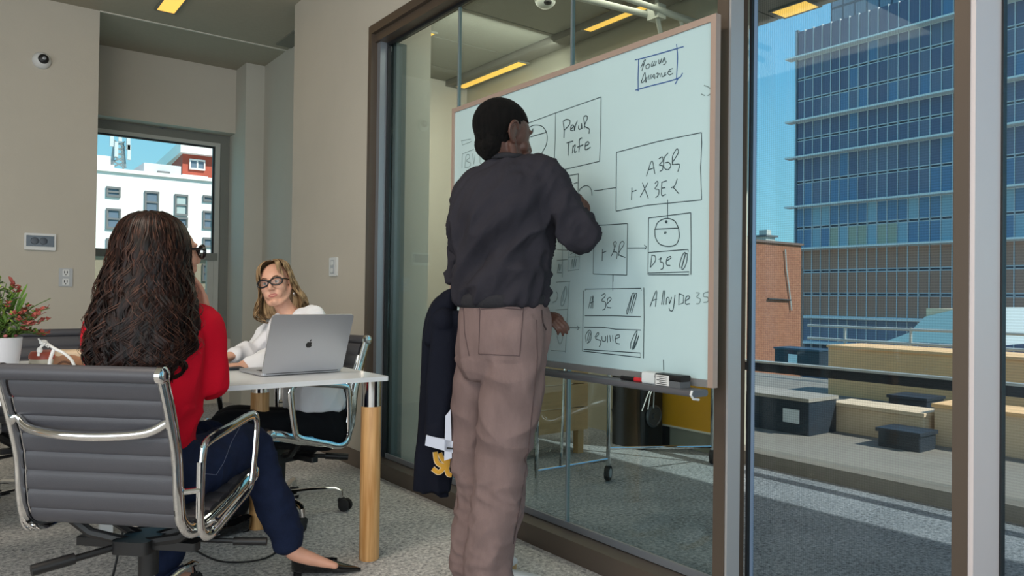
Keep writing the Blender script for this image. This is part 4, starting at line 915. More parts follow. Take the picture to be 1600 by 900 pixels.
cablecurve('floor_cable', 'tangled white cables beside the black bin', [at(1000, 672, Z=.02), at(1010, 660, Z=.1), at(1020, 672, Z=.02), at(1030, 665, Z=.06), at(1045, 672, Z=.02), at(1030, 678, Z=.01), at(1005, 680, Z=.01)], .007, joint)
tag(MB().rbox(4.13, 4.17, 3.76, 3.84, .22, .32, .01).build('socket_box', blackp), 'small black socket box at the left edge of the yellow panel', 'socket')
c = at(640, 520, Y=6.2)
cb = empty('dark_cabinet', (c.x, 6.2, 0), 'low dark cabinet at the far end of the next room', 'cabinet')
MB().box(2.55, 3.45, 6.0, 6.40, 0, .74).build('body', mat('cabinet_dark', (70, 80, 88), .5), cb, 0)
for k in range(2):
    d_ = MB().box(2.56+k*.45, 2.99+k*.45, 5.985, 6.0, .03, .71).build('door', mat('cabinet_dark', (70, 80, 88), .5), cb, 0)
    MB().box(2.96+k*.06, 2.975+k*.06, 5.97, 5.985, .4, .52).build('handle', alugr, d_, 0)
# ---------------- people ----------------
def organic(name, mb, m, parent, voxel=.006, smooth=6, fold=None, post=None, factor=.5):
    """fuse overlapping closed shapes into one continuous surface, smooth it, add cloth folds"""
    me = mb.mesh('tmp', m, 0); o = bpy.data.objects.new('tmp', me); COL.objects.link(o)
    r = o.modifiers.new('r', 'REMESH'); r.mode = 'VOXEL'; r.voxel_size = voxel
    if smooth: s_ = o.modifiers.new('s', 'SMOOTH'); s_.factor = factor; s_.iterations = smooth
    dg = bpy.context.evaluated_depsgraph_get(); ev = o.evaluated_get(dg)
    nm = bpy.data.meshes.new_from_object(ev); bpy.data.objects.remove(o)
    n_ = len(nm.vertices)
    if fold or post:
        co = np.empty(n_*3); nm.vertices.foreach_get('co', co); co = co.reshape(-1, 3)
        no = np.array([v.normal[:] for v in nm.vertices])
        d = np.zeros(n_)
        for (vec, fa, fl, amp, mask) in (fold or []):
            ax = Vector(vec).normalized(); a1 = ax.orthogonal().normalized(); a2 = ax.cross(a1)
            A = np.array([a1[:], a2[:], ax[:]])*np.array([[fa], [fa], [fl]]); q = co @ A.T
            for i in range(n_):
                mk = 1.0 if mask is None else mask(co[i])
                if mk > 0:
                    v = mnoise.noise(Vector(q[i])); v = 1-abs(v)*2.6; d[i] += amp*mk*(v-.35)
        co = co+no*d[:, None]
        if post: co = post(co, no)
        nm.vertices.foreach_set('co', co.ravel()); nm.update()
    nm.name = name; nm.materials.clear(); nm.materials.append(m)
    nm.polygons.foreach_set('use_smooth', [True]*len(nm.polygons))
    return link(name, nm, parent)
def limb(mb, pts, rad, n=14, k=6, flat=1.0, ref=None):
    """tapered limb with round ends through joint points"""
    P = spline(pts, k); m = len(pts); R = []
    for i in range(len(P)):
        t = i/(len(P)-1)*(m-1); j = min(int(t), m-2); R.append(lerp(rad[j], rad[j+1], t-j))
    mb.tube(P, R, n, flat=flat, ref=ref)
    mb.ell(P[0], (R[0]*.99,)*3, None, 12, 8); mb.ell(P[-1], (R[-1]*.99,)*3, None, 12, 8)
def loft(mb, secs, n=28, sq=2.3, k=5):
    """body trunk: secs = (centre, half-width vector, half-depth vector)"""
    C_ = spline([s_[0] for s_ in secs], k); A_ = spline([s_[1] for s_ in secs], k); B_ = spline([s_[2] for s_ in secs], k)
    vs = []
    for c_, a_, b_ in zip(C_, A_, B_):
        for i in range(n):
            t = 2*pi*i/n; ct, st = cos(t), sin(t)
            vs.append(c_+a_*(abs(ct)**(2/sq)*(1 if ct >= 0 else -1))+b_*(abs(st)**(2/sq)*(1 if st >= 0 else -1)))
    m = len(C_); fs = [(i*n+j, i*n+(j+1) % n, (i+1)*n+(j+1) % n, (i+1)*n+j) for i in range(m-1) for j in range(n)]
    fs += [tuple(range(n))[::-1], tuple((m-1)*n+j for j in range(n))]
    mb.add(vs, fs)
def basis(az, pitch=0, roll=0):
    """rotation whose columns are right, forward, up for a head facing azimuth az (degrees clockwise from +Y)"""
    return Matrix.Rotation(-radians(az), 3, 'Z') @ Matrix.Rotation(radians(pitch), 3, 'X') @ Matrix.Rotation(radians(roll), 3, 'Y')
def head_shapes(mb, c, R, s=1.0, fem=False, ears=True):
    def E_(p, r, rot=None): mb.ell(Vector(c)+R@(Vector(p)*s), tuple(q*s for q in r), R if rot is None else R@rot, 20, 14)
    def T_(pts, rr, n=10): limb(mb, [Vector(c)+R@(Vector(p)*s) for p in pts], [q*s for q in rr], n, 4)
    E_((0, -.014, .030), (.073, .093, .084)); E_((0, .030, .012), (.066, .060, .072)); E_((0, .034, -.034), (.054, .054, .074))
    w_ = .048 if fem else .054
    for x in (-1, 1):
        T_([(x*.062, .0, -.035), (x*w_, .022, -.072), (x*.028, .058, -.096), (0, .070, -.101)], [.014, .014, .014, .014] if fem else [.016, .016, .015, .015])
        E_((x*.036, .056, -.026), (.026, .026, .026)); E_((x*.028, .074, .026), (.026, .013, .009))
        E_((x*(.026 if fem else .032), (.067 if fem else .071), -.050), (.021, .021, .026))
        E_((x*.0105, .098, -.030), (.0085, .010, .0075))
        if ears:
            er = Matrix.Rotation(x*.35, 3, 'Z') @ Matrix.Rotation(-.15, 3, 'X')
            E_((x*.077, -.012, .002), (.008, .017, .028), er); E_((x*.075, -.006, -.022), (.007, .010, .013), er)
            T_([(x*.082, -.004, .022), (x*.087, -.020, .026), (x*.089, -.030, .008), (x*.084, -.024, -.016), (x*.078, -.010, -.030)], [.0045]*5, 6)
    E_((0, .077, -.094), (.018, .014, .014))
    T_([(0, .084, .022), (0, .096, .0), (0, .108, -.024)], [.0085, .009, .0115]); E_((0, .104, -.029), (.012, .011, .009))
    E_((0, .078, -.060), (.026, .012, .014))
def face_details(c, R, s, parent, skin_lip, iris, brow, browm):
    W = lambda p: Vector(c)+R@(Vector(p)*s)
    for x in (-1, 1):
        e_ = MB().ell(W((x*.031, .0735, .006)), (.0135*s,)*3, None, 18, 12).build('eye', mat('eye_white', (178, 166, 160), .3), parent)
        g = Vector((x*-.0035, .0128, -.001)); q = W((x*.031+g.x, .0735+g.y*.86, .006+g.z))
        MB().lathe([(.0068*s, 0), (.0068*s, .0012*s), (.0, .0022*s)], q, 18, R@Vector((g.x, g.y, g.z))).build('iris', mat('iris_'+browm.name, iris, .2), e_)
        MB().lathe([(.0028*s, .0016*s), (.0026*s, .0026*s), (0, .0027*s)], q, 14, R@Vector((g.x, g.y, g.z))).build('pupil', blackp, e_)
        up = spline([W((x*.0155, .0785, .004)), W((x*.024, .0865, .0125)), W((x*.034, .0860, .0135)), W((x*.0465, .0745, .006))], 5)
        MB().tube(up, [.0016*s]+[.0030*s]*(len(up)-2)+[.0016*s], 8).build('eyelid', MATS['skin_'+brow], parent)
        lo_ = spline([W((x*.0165, .0785, .001)), W((x*.026, .0855, -.0045)), W((x*.036, .0840, -.0040)), W((x*.0465, .0735, .003))], 5)
        MB().tube(lo_, .0021*s, 8).build('eyelid', MATS['skin_'+brow], parent)
        MB().tube(spline([W((x*.013, .0895, .026)), W((x*.026, .0900, .033)), W((x*.040, .0820, .033)), W((x*.050, .0700, .026))], 4), [.0022*s]*4+[.003*s]*5+[.002*s]*4, 6, flat=.8).build('eyebrow', browm, parent)
    up = spline([W((-.026, .0835, -.061)), W((-.010, .0880, -.0560)), W((0, .0895, -.0575)), W((.010, .0880, -.0560)), W((.026, .0835, -.061))], 5)
    nU = len(up); MB().tube(up, [.0012*s+.0019*s*sin(pi*i/(nU-1))**.7 for i in range(nU)], 8).build('upper_lip', skin_lip, parent)
    lo_ = spline([W((-.024, .0835, -.0620)), W((-.010, .0868, -.0660)), W((0, .0880, -.0670)), W((.010, .0868, -.0660)), W((.024, .0835, -.0620))], 5)
    MB().tube(lo_, [.0012*s+.0024*s*sin(pi*i/(nU-1))**.7 for i in range(nU)], 8).build('lower_lip', skin_lip, parent)
def hand_shapes(mb, wrist, fwd, palm, s=1.0, curl=.5, side=1, spread=.12, thumb=.7):
    """palm plus five separate fingers. fwd: wrist to knuckles; palm: direction the palm faces; side=+1: thumb on fwd x palm side"""
    f = Vector(fwd).normalized(); p = Vector(palm); p = (p-f*p.dot(f)).normalized(); x = f.cross(p)*side; w0 = Vector(wrist)
    L = lambda a, b, c_: w0+(x*a+f*b+p*c_)*s
    limb(mb, [L(0, -.03, 0), L(.0, .0, 0), L(.0, .02, 0)], [.024*s, .022*s, .026*s], 12, 4, .75, p)
    for a in (-.026, -.009, .009, .026): limb(mb, [L(a*.6, .005, 0), L(a, .045, .0), L(a, .082, -.002)], [.013*s, .0135*s, .0115*s], 10, 4)
    lens = ((.026, .040, .024, .020, .0088), (.009, .045, .028, .021, .0092), (-.009, .042, .026, .021, .0088), (-.026, .032, .020, .018, .0078))
    for i, (a, l1, l2, l3, r) in enumerate(lens):
        cu = curl*(1+.08*i); b = L(a, .082, -.002); d0 = spread*(a/.026); pts = [b]; ang = 0
        for l_, k_ in ((l1, .75), (l2, 1.05), (l3, .7)):
            ang += cu*k_; v = (f*cos(ang)+p*sin(ang)+x*d0*cos(ang)).normalized(); b = b+v*l_*s; pts.append(b)
        limb(mb, pts, [r*1.12*s, r*1.05*s, r*.98*s, r*.82*s], 10, 4)
    t = thumb; b = L(.020, .016, .008)
    limb(mb, [b, b+(x*.026+f*.026+p*.014*t)*s, b+(x*(.040-.012*t)+f*.054+p*.028*t)*s, b+(x*(.040-.030*t)+f*.078+p*.036*t)*s], [.0155*s, .0125*s, .0105*s, .0085*s], 10, 4)
def skin(name, rgb): return mat('skin_'+name, rgb, .5, var=.06, scale=25, bump=.08, bscale=500)
def hairvol(secs):
    """hair envelope: secs = (centre, half-width vector, half-depth vector) from crown to tips; returns f(h, theta, k)"""
    C_ = spline([q[0] for q in secs], 6); A_ = spline([q[1] for q in secs], 6); B_ = spline([q[2] for q in secs], 6)
    def f(h, th, k):
        x = max(0, min(.9999, h))*(len(C_)-1); i = int(x); t = x-i
        return C_[i].lerp(C_[i+1], t)+(A_[i].lerp(A_[i+1], t)*cos(th)+B_[i].lerp(B_[i+1], t)*sin(th))*k
    return f
def hairlocks(name, m, parent, f, nclump, per, allow, seed, r0=.005, wth=.16, wrad=.05, turns=3.2, k0=(.90, 1.03), h1=(.80, 1.0), seg=26, loose=.09):
    rg = random.Random(seed); mb = MB(); n = 0; tries = 0
    while n < nclump and tries < nclump*30:
        tries += 1; th0 = rg.uniform(0, 2*pi)
        if not allow(th0, .6): continue
        n += 1; ph = rg.uniform(0, 2*pi); ph2 = rg.uniform(0, 2*pi); tn = turns*rg.uniform(.75, 1.3); kk = rg.uniform(*k0); he = rg.uniform(*h1); h0 = rg.uniform(0, .10); dr = rg.uniform(-.12, .12)
        for j in range(per):
            a1 = rg.uniform(-1, 1)*loose; a2 = rg.uniform(-.03, .03); p1 = rg.uniform(-.5, .5); hh = he+rg.uniform(-.05, .03); pts = []
            for k in range(seg+1):
                t = k/seg; h = h0+(hh-h0)*t; am = max(0, (h-.22))**.9*1.5; th = th0+a1*(1-.55*max(0, h-.4))+dr*h+wth*am*sin(2*pi*tn*h+ph+p1)
                pts.append(f(h, th, kk+a2+wrad*am*sin(2*pi*tn*h+ph2+p1)))
            nrm_ = (f(.5, th0, 1)-f(.5, th0, .5)).normalized(); P = spline(pts, 2); L_ = len(P)-1; r_ = r0*rg.uniform(.7, 1.25)
            mb.tube(P, [max(.0007, r_*(sin(pi*(.12+.80*i/L_)))**.7) for i in range(L_+1)], 5, flat=.5, ref=nrm_)
    o = mb.build(name, m, parent, 80); o['kind'] = 'stuff'; return o
def hair_mat(name, a, b, rough=.42):
    m = bpy.data.materials.new(name); m.use_nodes = True; n = m.node_tree; p = n.nodes['Principled BSDF']; p.inputs['Roughness'].default_value = rough; p.inputs['Specular IOR Level'].default_value = .22
    t = n.nodes.new('ShaderNodeTexCoord'); mp = n.nodes.new('ShaderNodeMapping'); mp.inputs['Scale'].default_value = (90, 90, 7)
    z = n.nodes.new('ShaderNodeTexNoise'); z.inputs['Scale'].default_value = 1.0; z.inputs['Detail'].default_value = 4
    cr = n.nodes.new('ShaderNodeValToRGB'); cr.color_ramp.elements[0].position = .38; cr.color_ramp.elements[1].position = .68
    cr.color_ramp.elements[0].color = lin(a); cr.color_ramp.elements[1].color = lin(b)
    bp = n.nodes.new('ShaderNodeBump'); bp.inputs['Strength'].default_value = .5; bp.inputs['Distance'].default_value = .003
    n.links.new(t.outputs['Object'], mp.inputs[0]); n.links.new(mp.outputs[0], z.inputs[0]); n.links.new(z.outputs[0], cr.inputs[0]); n.links.new(cr.outputs[0], p.inputs['Base Color'])
    n.links.new(z.outputs[0], bp.inputs['Height']); n.links.new(bp.outputs[0], p.inputs['Normal']); return m

# ======== the standing man ========
skm = skin('man', (82, 54, 45))
man = empty('person', (1.6, 2.25, 0), 'man in black sweatshirt and brown trousers writing on the whiteboard', 'person')
def V3(v): return Vector(v)
fwdH = Vector((.97, -.05, 0)).normalized(); latH = Vector((-fwdH.y, fwdH.x, 0))            # hips: forward, left
ca = radians(66); fwdT = Vector((sin(ca), cos(ca), 0)); latT = Vector((-fwdT.y, fwdT.x, 0))    # chest turned a little
hip = at(786, 492, D=2.68); waist = at(784, 450, D=2.66); rib = at(783, 380, D=2.64); chest = at(784, 318, D=2.62); shl = at(790, 268, D=2.62); nk = at(791, 240, D=2.63)
Rsh, Lsh = at(850, 278, D=2.57), at(741, 300, D=2.78)
Rel = at(907, 366, D=2.56); Rwr = at(906, 338, D=2.80); Rkn = at(914, 316, D=2.885)
Lel = at(724, 444, D=2.86); Lwr = at(848, 498, D=2.86)
Rhip, Lhip = at(800, 520, D=2.62), at(762, 515, D=2.78)
Rkne, Lkne = at(786, 700, D=2.66), at(738, 700, D=2.82)
Rank, Lank = at(764, 876, D=2.65), at(732, 872, D=2.77)
hc = at(786, 212, D=2.62); RH = basis(93, -7, 4)
# body: one continuous surface from head to ankles, hands included
b = MB(); head_shapes(b, hc, RH, 1.08)
neck0 = at(800, 252, D=2.62)
limb(b, [hc+RH@Vector((0, -.03, -.03)), at(793, 245, D=2.63), shl], [.062, .058, .050], 16)
loft(b, [(hip, latH*.15, fwdH*.10), (waist, latH*.13, fwdH*.09), (rib, latT*.15, fwdT*.10), (chest, latT*.16, fwdT*.11), (shl, latT*.12, fwdT*.07)])
for sh, el, wr in ((Rsh, Rel, Rwr), (Lsh, Lel, Lwr)): limb(b, [shl.lerp(sh, .6), sh, sh.lerp(el, .5), el, el.lerp(wr, .5), wr], [.05, .052, .044, .038, .034, .025])
for h_, k_, a_ in ((Rhip, Rkne, Rank), (Lhip, Lkne, Lank)):
    limb(b, [h_, h_.lerp(k_, .5), k_, k_.lerp(a_, .4), a_, a_+Vector((.0, 0, -.04))], [.088, .075, .056, .052, .036, .034])
hf = (Rkn-Rwr).normalized()
hand_shapes(b, Rwr+hf*.01, hf+Vector((0, 0, .25)), Vector((-.1, .9, -.3)), .96, 1.0, -1, .03, 1.0)
lf_ = (Lwr-Lel).normalized()
hand_shapes(b, at(848, 491, D=2.73), at(880, 509, D=2.68)-at(848, 491, D=2.73), Vector((.45, .7, -.6)), .72, .50, 1, .08, .5)
body = organic('body', b, skm, man, .0034, 3)
# close-cropped hair
def head_pt(c, R, p, s=1.0): return Vector(c)+R@(Vector(p)*s)
hb = MB(); s = 1.08
nu, nv = 64, 44; vs = []; fs = []; keep = []
for j in range(nv+1):
    t = pi*.90*j/nv
    for i in range(nu):
        a = 2*pi*i/nu; d = Vector((sin(t)*cos(a), sin(t)*sin(a), cos(t)))
        k_ = 1.045+.012*mnoise.noise(d*14); p = Vector((d.x*.0735, d.y*.094-.014, d.z*.085+.030)); p = Vector((p.x*k_, (p.y+.014)*k_-.014, (p.z-.03)*k_+.03)); vs.append(head_pt(hc, RH, p, s)); 
        # hairline: forehead in front, above the ears at the sides, nape behind
        lim = .052 if d.y > .55 else (lerp(.012, .052, (d.y-.05)/.5) if d.y > .05 else (lerp(-.012, .010, (d.y+.25)/.3) if d.y > -.25 else lerp(-.060, -.012, max(0, min(1, (d.y+.75)/.5)))))
        keep.append(p.z > lim)
for j in range(nv):
    for i in range(nu):
        q = (j*nu+i, (j+1)*nu+i, (j+1)*nu+(i+1) % nu, j*nu+(i+1) % nu)
        if all(keep[x] for x in q): fs.append(q)
hm = hair_mat('cropped_hair', (5, 5, 5), (15, 13, 13), 1.0)
MB().add(vs, fs).build('hair', hm, man, 180)
b = MB()
for x in (-.02, 0, .02): b.ell(head_pt(hc, RH, (x, -.046, -.036), s), (.040, .042, .050), RH).ell(head_pt(hc, RH, (x*1.3, -.034, .008), s), (.046, .058, .045), RH)
b.ell(head_pt(hc, RH, (0, -.044, -.066), s), (.034, .028, .030), RH).ell(head_pt(hc, RH, (0, -.026, .004), s), (.074, .082, .075), RH).ell(head_pt(hc, RH, (0, -.034, -.020), s), (.064, .062, .050), RH)
organic('nape_hair', b, hm, man, .005, 3, fold=[((0, 0, 1), 90, 90, .003, None)])
b = MB()      # ears stand clear of the hair
for x in (-1, 1):
    er = RH @ Matrix.Rotation(x*.45, 3, 'Z') @ Matrix.Rotation(-.15, 3, 'X')
    b.ell(head_pt(hc, RH, (x*.083, -.014, .002), s), (.006, .018, .030), er).ell(head_pt(hc, RH, (x*.080, -.004, -.026), s), (.006, .009, .011), er)
    P_ = [head_pt(hc, RH, (x*q[0], q[1], q[2]), s) for q in ((.080, .004, .016), (.087, -.008, .032), (.093, -.026, .030), (.094, -.036, .010), (.089, -.030, -.012), (.082, -.014, -.028))]
    limb(b, P_, [.0045, .005, .0055, .0055, .005, .005], 8, 4)
organic('ears', b, skm, man, .0032, 2)
# sweatshirt
swm = mat('black_sweatshirt', (45, 44, 51), .92, bump=.25, bscale=260, spec=.15, var=.08, scale=12)
b = MB()
ham = at(782, 474, D=2.67)
loft(b, [(ham, latH*.175, fwdH*.145), (at(783, 462, D=2.67), latH*.182, fwdH*.152), (at(784, 430, D=2.66), latH*.178, fwdH*.152), (rib, latT*.184, fwdT*.140), (at(785, 330, D=2.62), latT*.190, fwdT*.142), (at(788, 288, D=2.62), latT*.185, fwdT*.118), (at(790, 264, D=2.62), latT*.115, fwdT*.082), (at(791, 250, D=2.625), latT*.066, fwdT*.066)], 36, 2.2)
limb(b, [shl.lerp(Rsh, .55), Rsh, Rsh.lerp(Rel, .5)+Vector((0, 0, -.008)), Rel, Rel.lerp(Rwr, .55), Rwr], [.070, .075, .066, .057, .050, .036], 18)
limb(b, [shl.lerp(Lsh, .55), Lsh, Lsh.lerp(Lel, .5), Lel, Lel.lerp(Lwr, .55), Lel.lerp(Lwr, .93)], [.07, .072, .062, .054, .048, .036], 18)
def mk_torso(p): return 1.0
dgl = (at(860, 300, D=2.6)-at(715, 470, D=2.75))
organic('sweatshirt', b, swm, man, .0075, 5, fold=[(dgl, 14, 2.2, .026, lambda p: max(.15, min(1.0, (1.50-p[2])/.22))), (dgl+Vector((0, 0, .25)), 24, 5, .006, None)])
# ribbed hem and cuff
b = MB(); loft(b, [(at(782, 481, D=2.672), latH*.166, fwdH*.138), (at(782, 474, D=2.67), latH*.180, fwdH*.150), (at(783, 463, D=2.67), latH*.184, fwdH*.154), (at(783, 458, D=2.67), latH*.172, fwdH*.142)], 60, 2.2, 3)
b.build('hem_band', mat('sweatshirt_rib', (34, 34, 40), .95, bump=.6, bscale=200, stretch=(1, 1, .05)), man, 60)
cf = MB(); limb(cf, [Rwr.lerp(Rel, .16), Rwr+(Rwr-Rel).normalized()*.012], [.040, .036], 18); cf.build('cuff', MATS['sweatshirt_rib'], man, 60)
b = MB(); b.tube([at(791, 250, D=2.625)+latT*.066*cos(t)+fwdT*.064*sin(t)+Vector((0, 0, .004+.016*cos(t+1.2)*.0)) for t in [2*pi*i/28 for i in range(28)]], .011, 8, closed=True)
b.build('collar', MATS['sweatshirt_rib'], man, 60)
# trousers
trm = mat('brown_denim', (121, 103, 101), .9, var=.10, scale=22, bump=.35, bscale=420, spec=.15, stretch=(1, 1, .35))
b = MB()
loft(b, [(at(786, 462, D=2.67), latH*.162, fwdH*.132), (at(786, 490, D=2.68), latH*.175, fwdH*.148), (at(785, 525, D=2.69), latH*.178, fwdH*.156), (at(783, 560, D=2.70), latH*.165, fwdH*.148), (at(782, 590, D=2.70), latH*.12, fwdH*.12)], 36, 2.4)
limb(b, [at(804, 515, D=2.60), at(802, 600, D=2.62), Rkne, at(777, 790, D=2.66), Rank, at(764, 906, D=2.645)], [.108, .108, .096, .092, .085, .080], 22, 6)
limb(b, [at(762, 520, D=2.78), at(750, 600, D=2.79), Lkne, at(742, 790, D=2.80), Lank, at(738, 896, D=2.77)], [.100, .096, .082, .074, .066, .062], 20, 6)
organic('trousers', b, trm, man, .0075, 5, fold=[(latH+Vector((0, 0, .35)), 9, 2.2, .009, lambda p: 1.3 if p[2] < .85 else .35), ((fwdH-latH*.3+Vector((0, 0, -.2))), 22, 5, .006, lambda p: 1 if p[2] < .42 else 0), (latH*.4+Vector((.3, -.3, 1)), 8, 2.5, .008, lambda p: 1 if p[2] > .5 else .3)])
# pocket, seam and stitching on the trousers' surface
dgx = bpy.context.evaluated_depsgraph_get(); dgx.update()
tro = [o for o in man.children if o.name.startswith('trousers')][0]
def snap(obj, p, off=.002, toward=None):
    """drop a point onto a garment along the line towards the camera side"""
    from mathutils.bvhtree import BVHTree
    if not hasattr(snap, 'c'): snap.c = {}
    if obj.name not in snap.c:
        me = obj.data; snap.c[obj.name] = BVHTree.FromPolygons([v.co for v in me.vertices], [tuple(q.vertices) for q in me.polygons])
    d = (Vector(p)-Vector((0, 0, CH))).normalized(); h, nn, i_, ds = snap.c[obj.name].ray_cast(Vector(p)-d*.6, d)
    if h is None: h, nn, i_, ds = snap.c[obj.name].find_nearest(Vector(p))
    return h-d*off
seam = mat('dark_seam', (84, 68, 68), .9)
def stitch(name, pts, obj, par, r=.0016, m=seam, D=2.6, off=.0012):
    P = []
    for (x0, y0), (x1, y1) in zip(pts[:-1], pts[1:]):
        k_ = max(2, int(hypot(x1-x0, y1-y0)/6))
        for k in range(k_): P.append(snap(obj, at(lerp(x0, x1, k/k_), lerp(y0, y1, k/k_), D=D), off))
    P.append(snap(obj, at(*pts[-1], D=D), off)); P = [P[i] for i in range(len(P)) if i == 0 or (P[i]-P[i-1]).length < .06]
    return MB().tube(P, r, 6).build(name, m, par)
stitch('back_pocket_seam', [(750, 478), (748, 553), (812, 556), (818, 480)], tro, man)
stitch('back_pocket_opening', [(752, 474), (784, 471), (817, 474)], tro, man, .003, mat('pocket_dark', (62, 50, 50), .9))
stitch('back_pocket_opening', [(752, 483), (784, 481), (816, 484)], tro, man, .0016)
stitch('side_seam', [(838, 500), (840, 560), (832, 640), (824, 720), (812, 790), (802, 850)], tro, man, .0022)
stitch('side_pocket', [(846, 484), (848, 505), (853, 515)], tro, man, .004, mat('pocket_dark', (62, 50, 50), .9))
stitch('centre_seam', [(724, 474), (726, 520), (733, 556)], tro, man, .002)
# shoes
shw = mat('shoe_white', (206, 206, 208), .5); shd = mat('shoe_sole', (196, 160, 110), .6)
def sneaker(ank, f, par):
    f = Vector(f).normalized(); l = Vector((-f.y, f.x, 0)); a_ = Vector((ank.x, ank.y, 0))
    b = MB(); loft(b, [(a_-f*.085+Vector((0, 0, .055)), l*.03, Vector((0, 0, .030))), (a_-f*.04+Vector((0, 0, .062)), l*.040, Vector((0, 0, .042))), (a_+f*.04+Vector((0, 0, .055)), l*.044, Vector((0, 0, .038))), (a_+f*.13+Vector((0, 0, .040)), l*.047, Vector((0, 0, .024))), (a_+f*.19+Vector((0, 0, .032)), l*.030, Vector((0, 0, .014)))], 22, 2.6)
    limb(b, [a_-f*.03+Vector((0, 0, .07)), a_-f*.025+Vector((0, 0, .10))], [.042, .040], 16)
    sh_ = organic('shoe', b, shw, par, .006, 3)
    s_ = MB(); o = []
    for k in range(24):
        t = 2*pi*k/24; o.append(a_+f*(.055+.150*cos(t))+l*(.050*sin(t)*(1-.12*cos(t)))+Vector((0, 0, .0)))
    s_.prism(o, (0, 0, .026)).build('sole', shd, sh_, 40)
sneaker(Vector((Rank.x, Rank.y, 0))+Vector((.02, -.01, 0)), (.97, -.25, 0), man)
sneaker(Vector((Lank.x+.05, Lank.y, 0)), (.97, .2, 0), man)
# marker in the hand
mp0 = at(905, 303, X=1.942)
e_ = empty('whiteboard_marker', mp0, "black marker held in the standing man's right hand", 'marker')
md = (Rkn-mp0); MB().cyl(mp0+md*.25, mp0+md*1.0+Vector((-.05, 0, -.02)), .0065, 12).build('barrel', blackp, e_)
MB().cyl(mp0, mp0+md*.25, .002, 10, .005).build('nib', blackp, e_)

# ---- jacket over his arm ----
jkm = mat('navy_jacket', (22, 25, 36), .9, bump=.3, bscale=300, spec=.12)
jk = empty('jacket', (Lel.x, Lel.y, .35), 'dark navy jacket with white cuffs and gold emblem draped over an arm', 'jacket')
b = MB(); jf = Vector((.80, -.60, 0)); jd = Vector((.6, .8, 0))
def jp(x, y, D=2.92): return at(x, y, D=D)
loft(b, [(jp(706, 456), jf*.025, jd*.045), (jp(694, 476), jf*.046, jd*.055), (jp(688, 520), jf*.062, jd*.065), (jp(686, 600), jf*.066, jd*.05), (jp(682, 690), jf*.072, jd*.035), (jp(676, 745), jf*.076, jd*.028), (jp(673, 768), jf*.077, jd*.024)], 26, 2.8)
b.prism([jp(645, 750, 2.92), jp(698, 762, 2.92), jp(700, 779, 2.92), jp(646, 766, 2.92)], jd*.022)
limb(b, [jp(712, 462, 2.86), jp(700, 470, 2.86), jp(684, 498, 2.86), jp(676, 530, 2.86)], [.030, .036, .038, .034])
organic('cloth', b, jkm, jk, .007, 4, fold=[((0, 0, 1), 13, 2.2, .012, None)])
b = MB(); limb(b, [jp(694, 500, 2.83), jp(691, 560, 2.82), jp(686, 620, 2.82), jp(682, 676, 2.82)], [.045, .050, .047, .044], 18, 6, .55, jd)
limb(b, [jp(713, 500, 2.84), jp(714, 600, 2.84), jp(713, 676, 2.84)], [.035, .040, .036], 16, 6, .6, jd)
organic('sleeve', b, jkm, jk, .006, 4, fold=[((0, 0, 1), 12, 3, .008, None)])
cfm = mat('cuff_white', (200, 206, 222), .8)
MB().prism([jp(666, 680, 2.775), jp(709, 690, 2.775), jp(708, 708, 2.775), jp(664, 696, 2.775)], jd*.07).build('cuff', cfm, jk, 0)
MB().prism([jp(696, 650, 2.775), jp(704, 640, 2.775), jp(706, 716, 2.775), jp(694, 720, 2.775)], jd*.02).build('lining', cfm, jk, 0)
MB().prism([jp(698, 699, 2.77), jp(708, 700, 2.77), jp(708, 702.5, 2.77), jp(698, 701.5, 2.77)], jd*.004).build('buttonhole', blackp, jk, 0)
gold = mat('emblem_gold', (206, 152, 36), .6); cream = mat('emblem_cream', (226, 206, 170), .6)
def strap(pts, w_, m, nm, off, D=2.84):
    return MB().tube(spline([jp(x, y, D-off) for x, y in pts], 6), w_, 6, flat=.25, ref=jd).build(nm, m, jk)
for pts in ([(680, 706), (683, 722), (693, 728), (702, 726)], [(676, 732), (686, 738), (697, 726), (703, 714)], [(704, 712), (698, 726), (700, 740), (706, 742)], [(687, 708), (692, 718), (700, 724), (708, 722)]):
    strap(pts, .0115, cream, 'emblem_border', 0); strap(pts, .0085, gold, 'emblem', .004)

# ======== the woman in red ========
skr = skin('red', (206, 152, 128))
red = empty('person', (.50, 2.55, .46), 'seated woman with long curly dark hair in a red top', 'person')
hcR = at(261, 395, D=2.38); RR = basis(74, 2, 0)
tf = Vector((sin(radians(30)), cos(radians(30)), 0)); tl = Vector((-tf.y, tf.x, 0))
pel = at(232, 745, D=2.36); wst = at(236, 690, D=2.35); rb_ = at(238, 610, D=2.33); chs = at(238, 540, D=2.34); shR = at(238, 490, D=2.36)
Rs, Ls = at(318, 508, D=2.40), at(162, 508, D=2.38)
Re, Rw = at(332, 604, D=2.44), at(322, 496, D=2.50)
Le, Lw = at(160, 620, D=2.45), at(260, 640, D=2.72)
kR, kL = at(392, 694, D=2.66), at(330, 690, D=2.84)
aR = at(452, 846, D=2.68); aL = at(250, 884, D=2.60)
hR, hL = at(282, 742, D=2.38), at(196, 742, D=2.40)
b = MB(); head_shapes(b, hcR, RR, .96, True, ears=False)
limb(b, [hcR+RR@Vector((0, -.02, -.05)), at(238, 455, D=2.36), shR], [.05, .048, .055], 14)
loft(b, [(pel, tl*.16, tf*.11), (wst, tl*.12, tf*.09), (rb_, tl*.125, tf*.10), (chs, tl*.14, tf*.105), (shR, tl*.10, tf*.06)])
limb(b, [shR.lerp(Rs, .6), Rs, Rs.lerp(Re, .5), Re, Re.lerp(Rw, .5), Rw], [.04, .043, .037, .033, .029, .021])
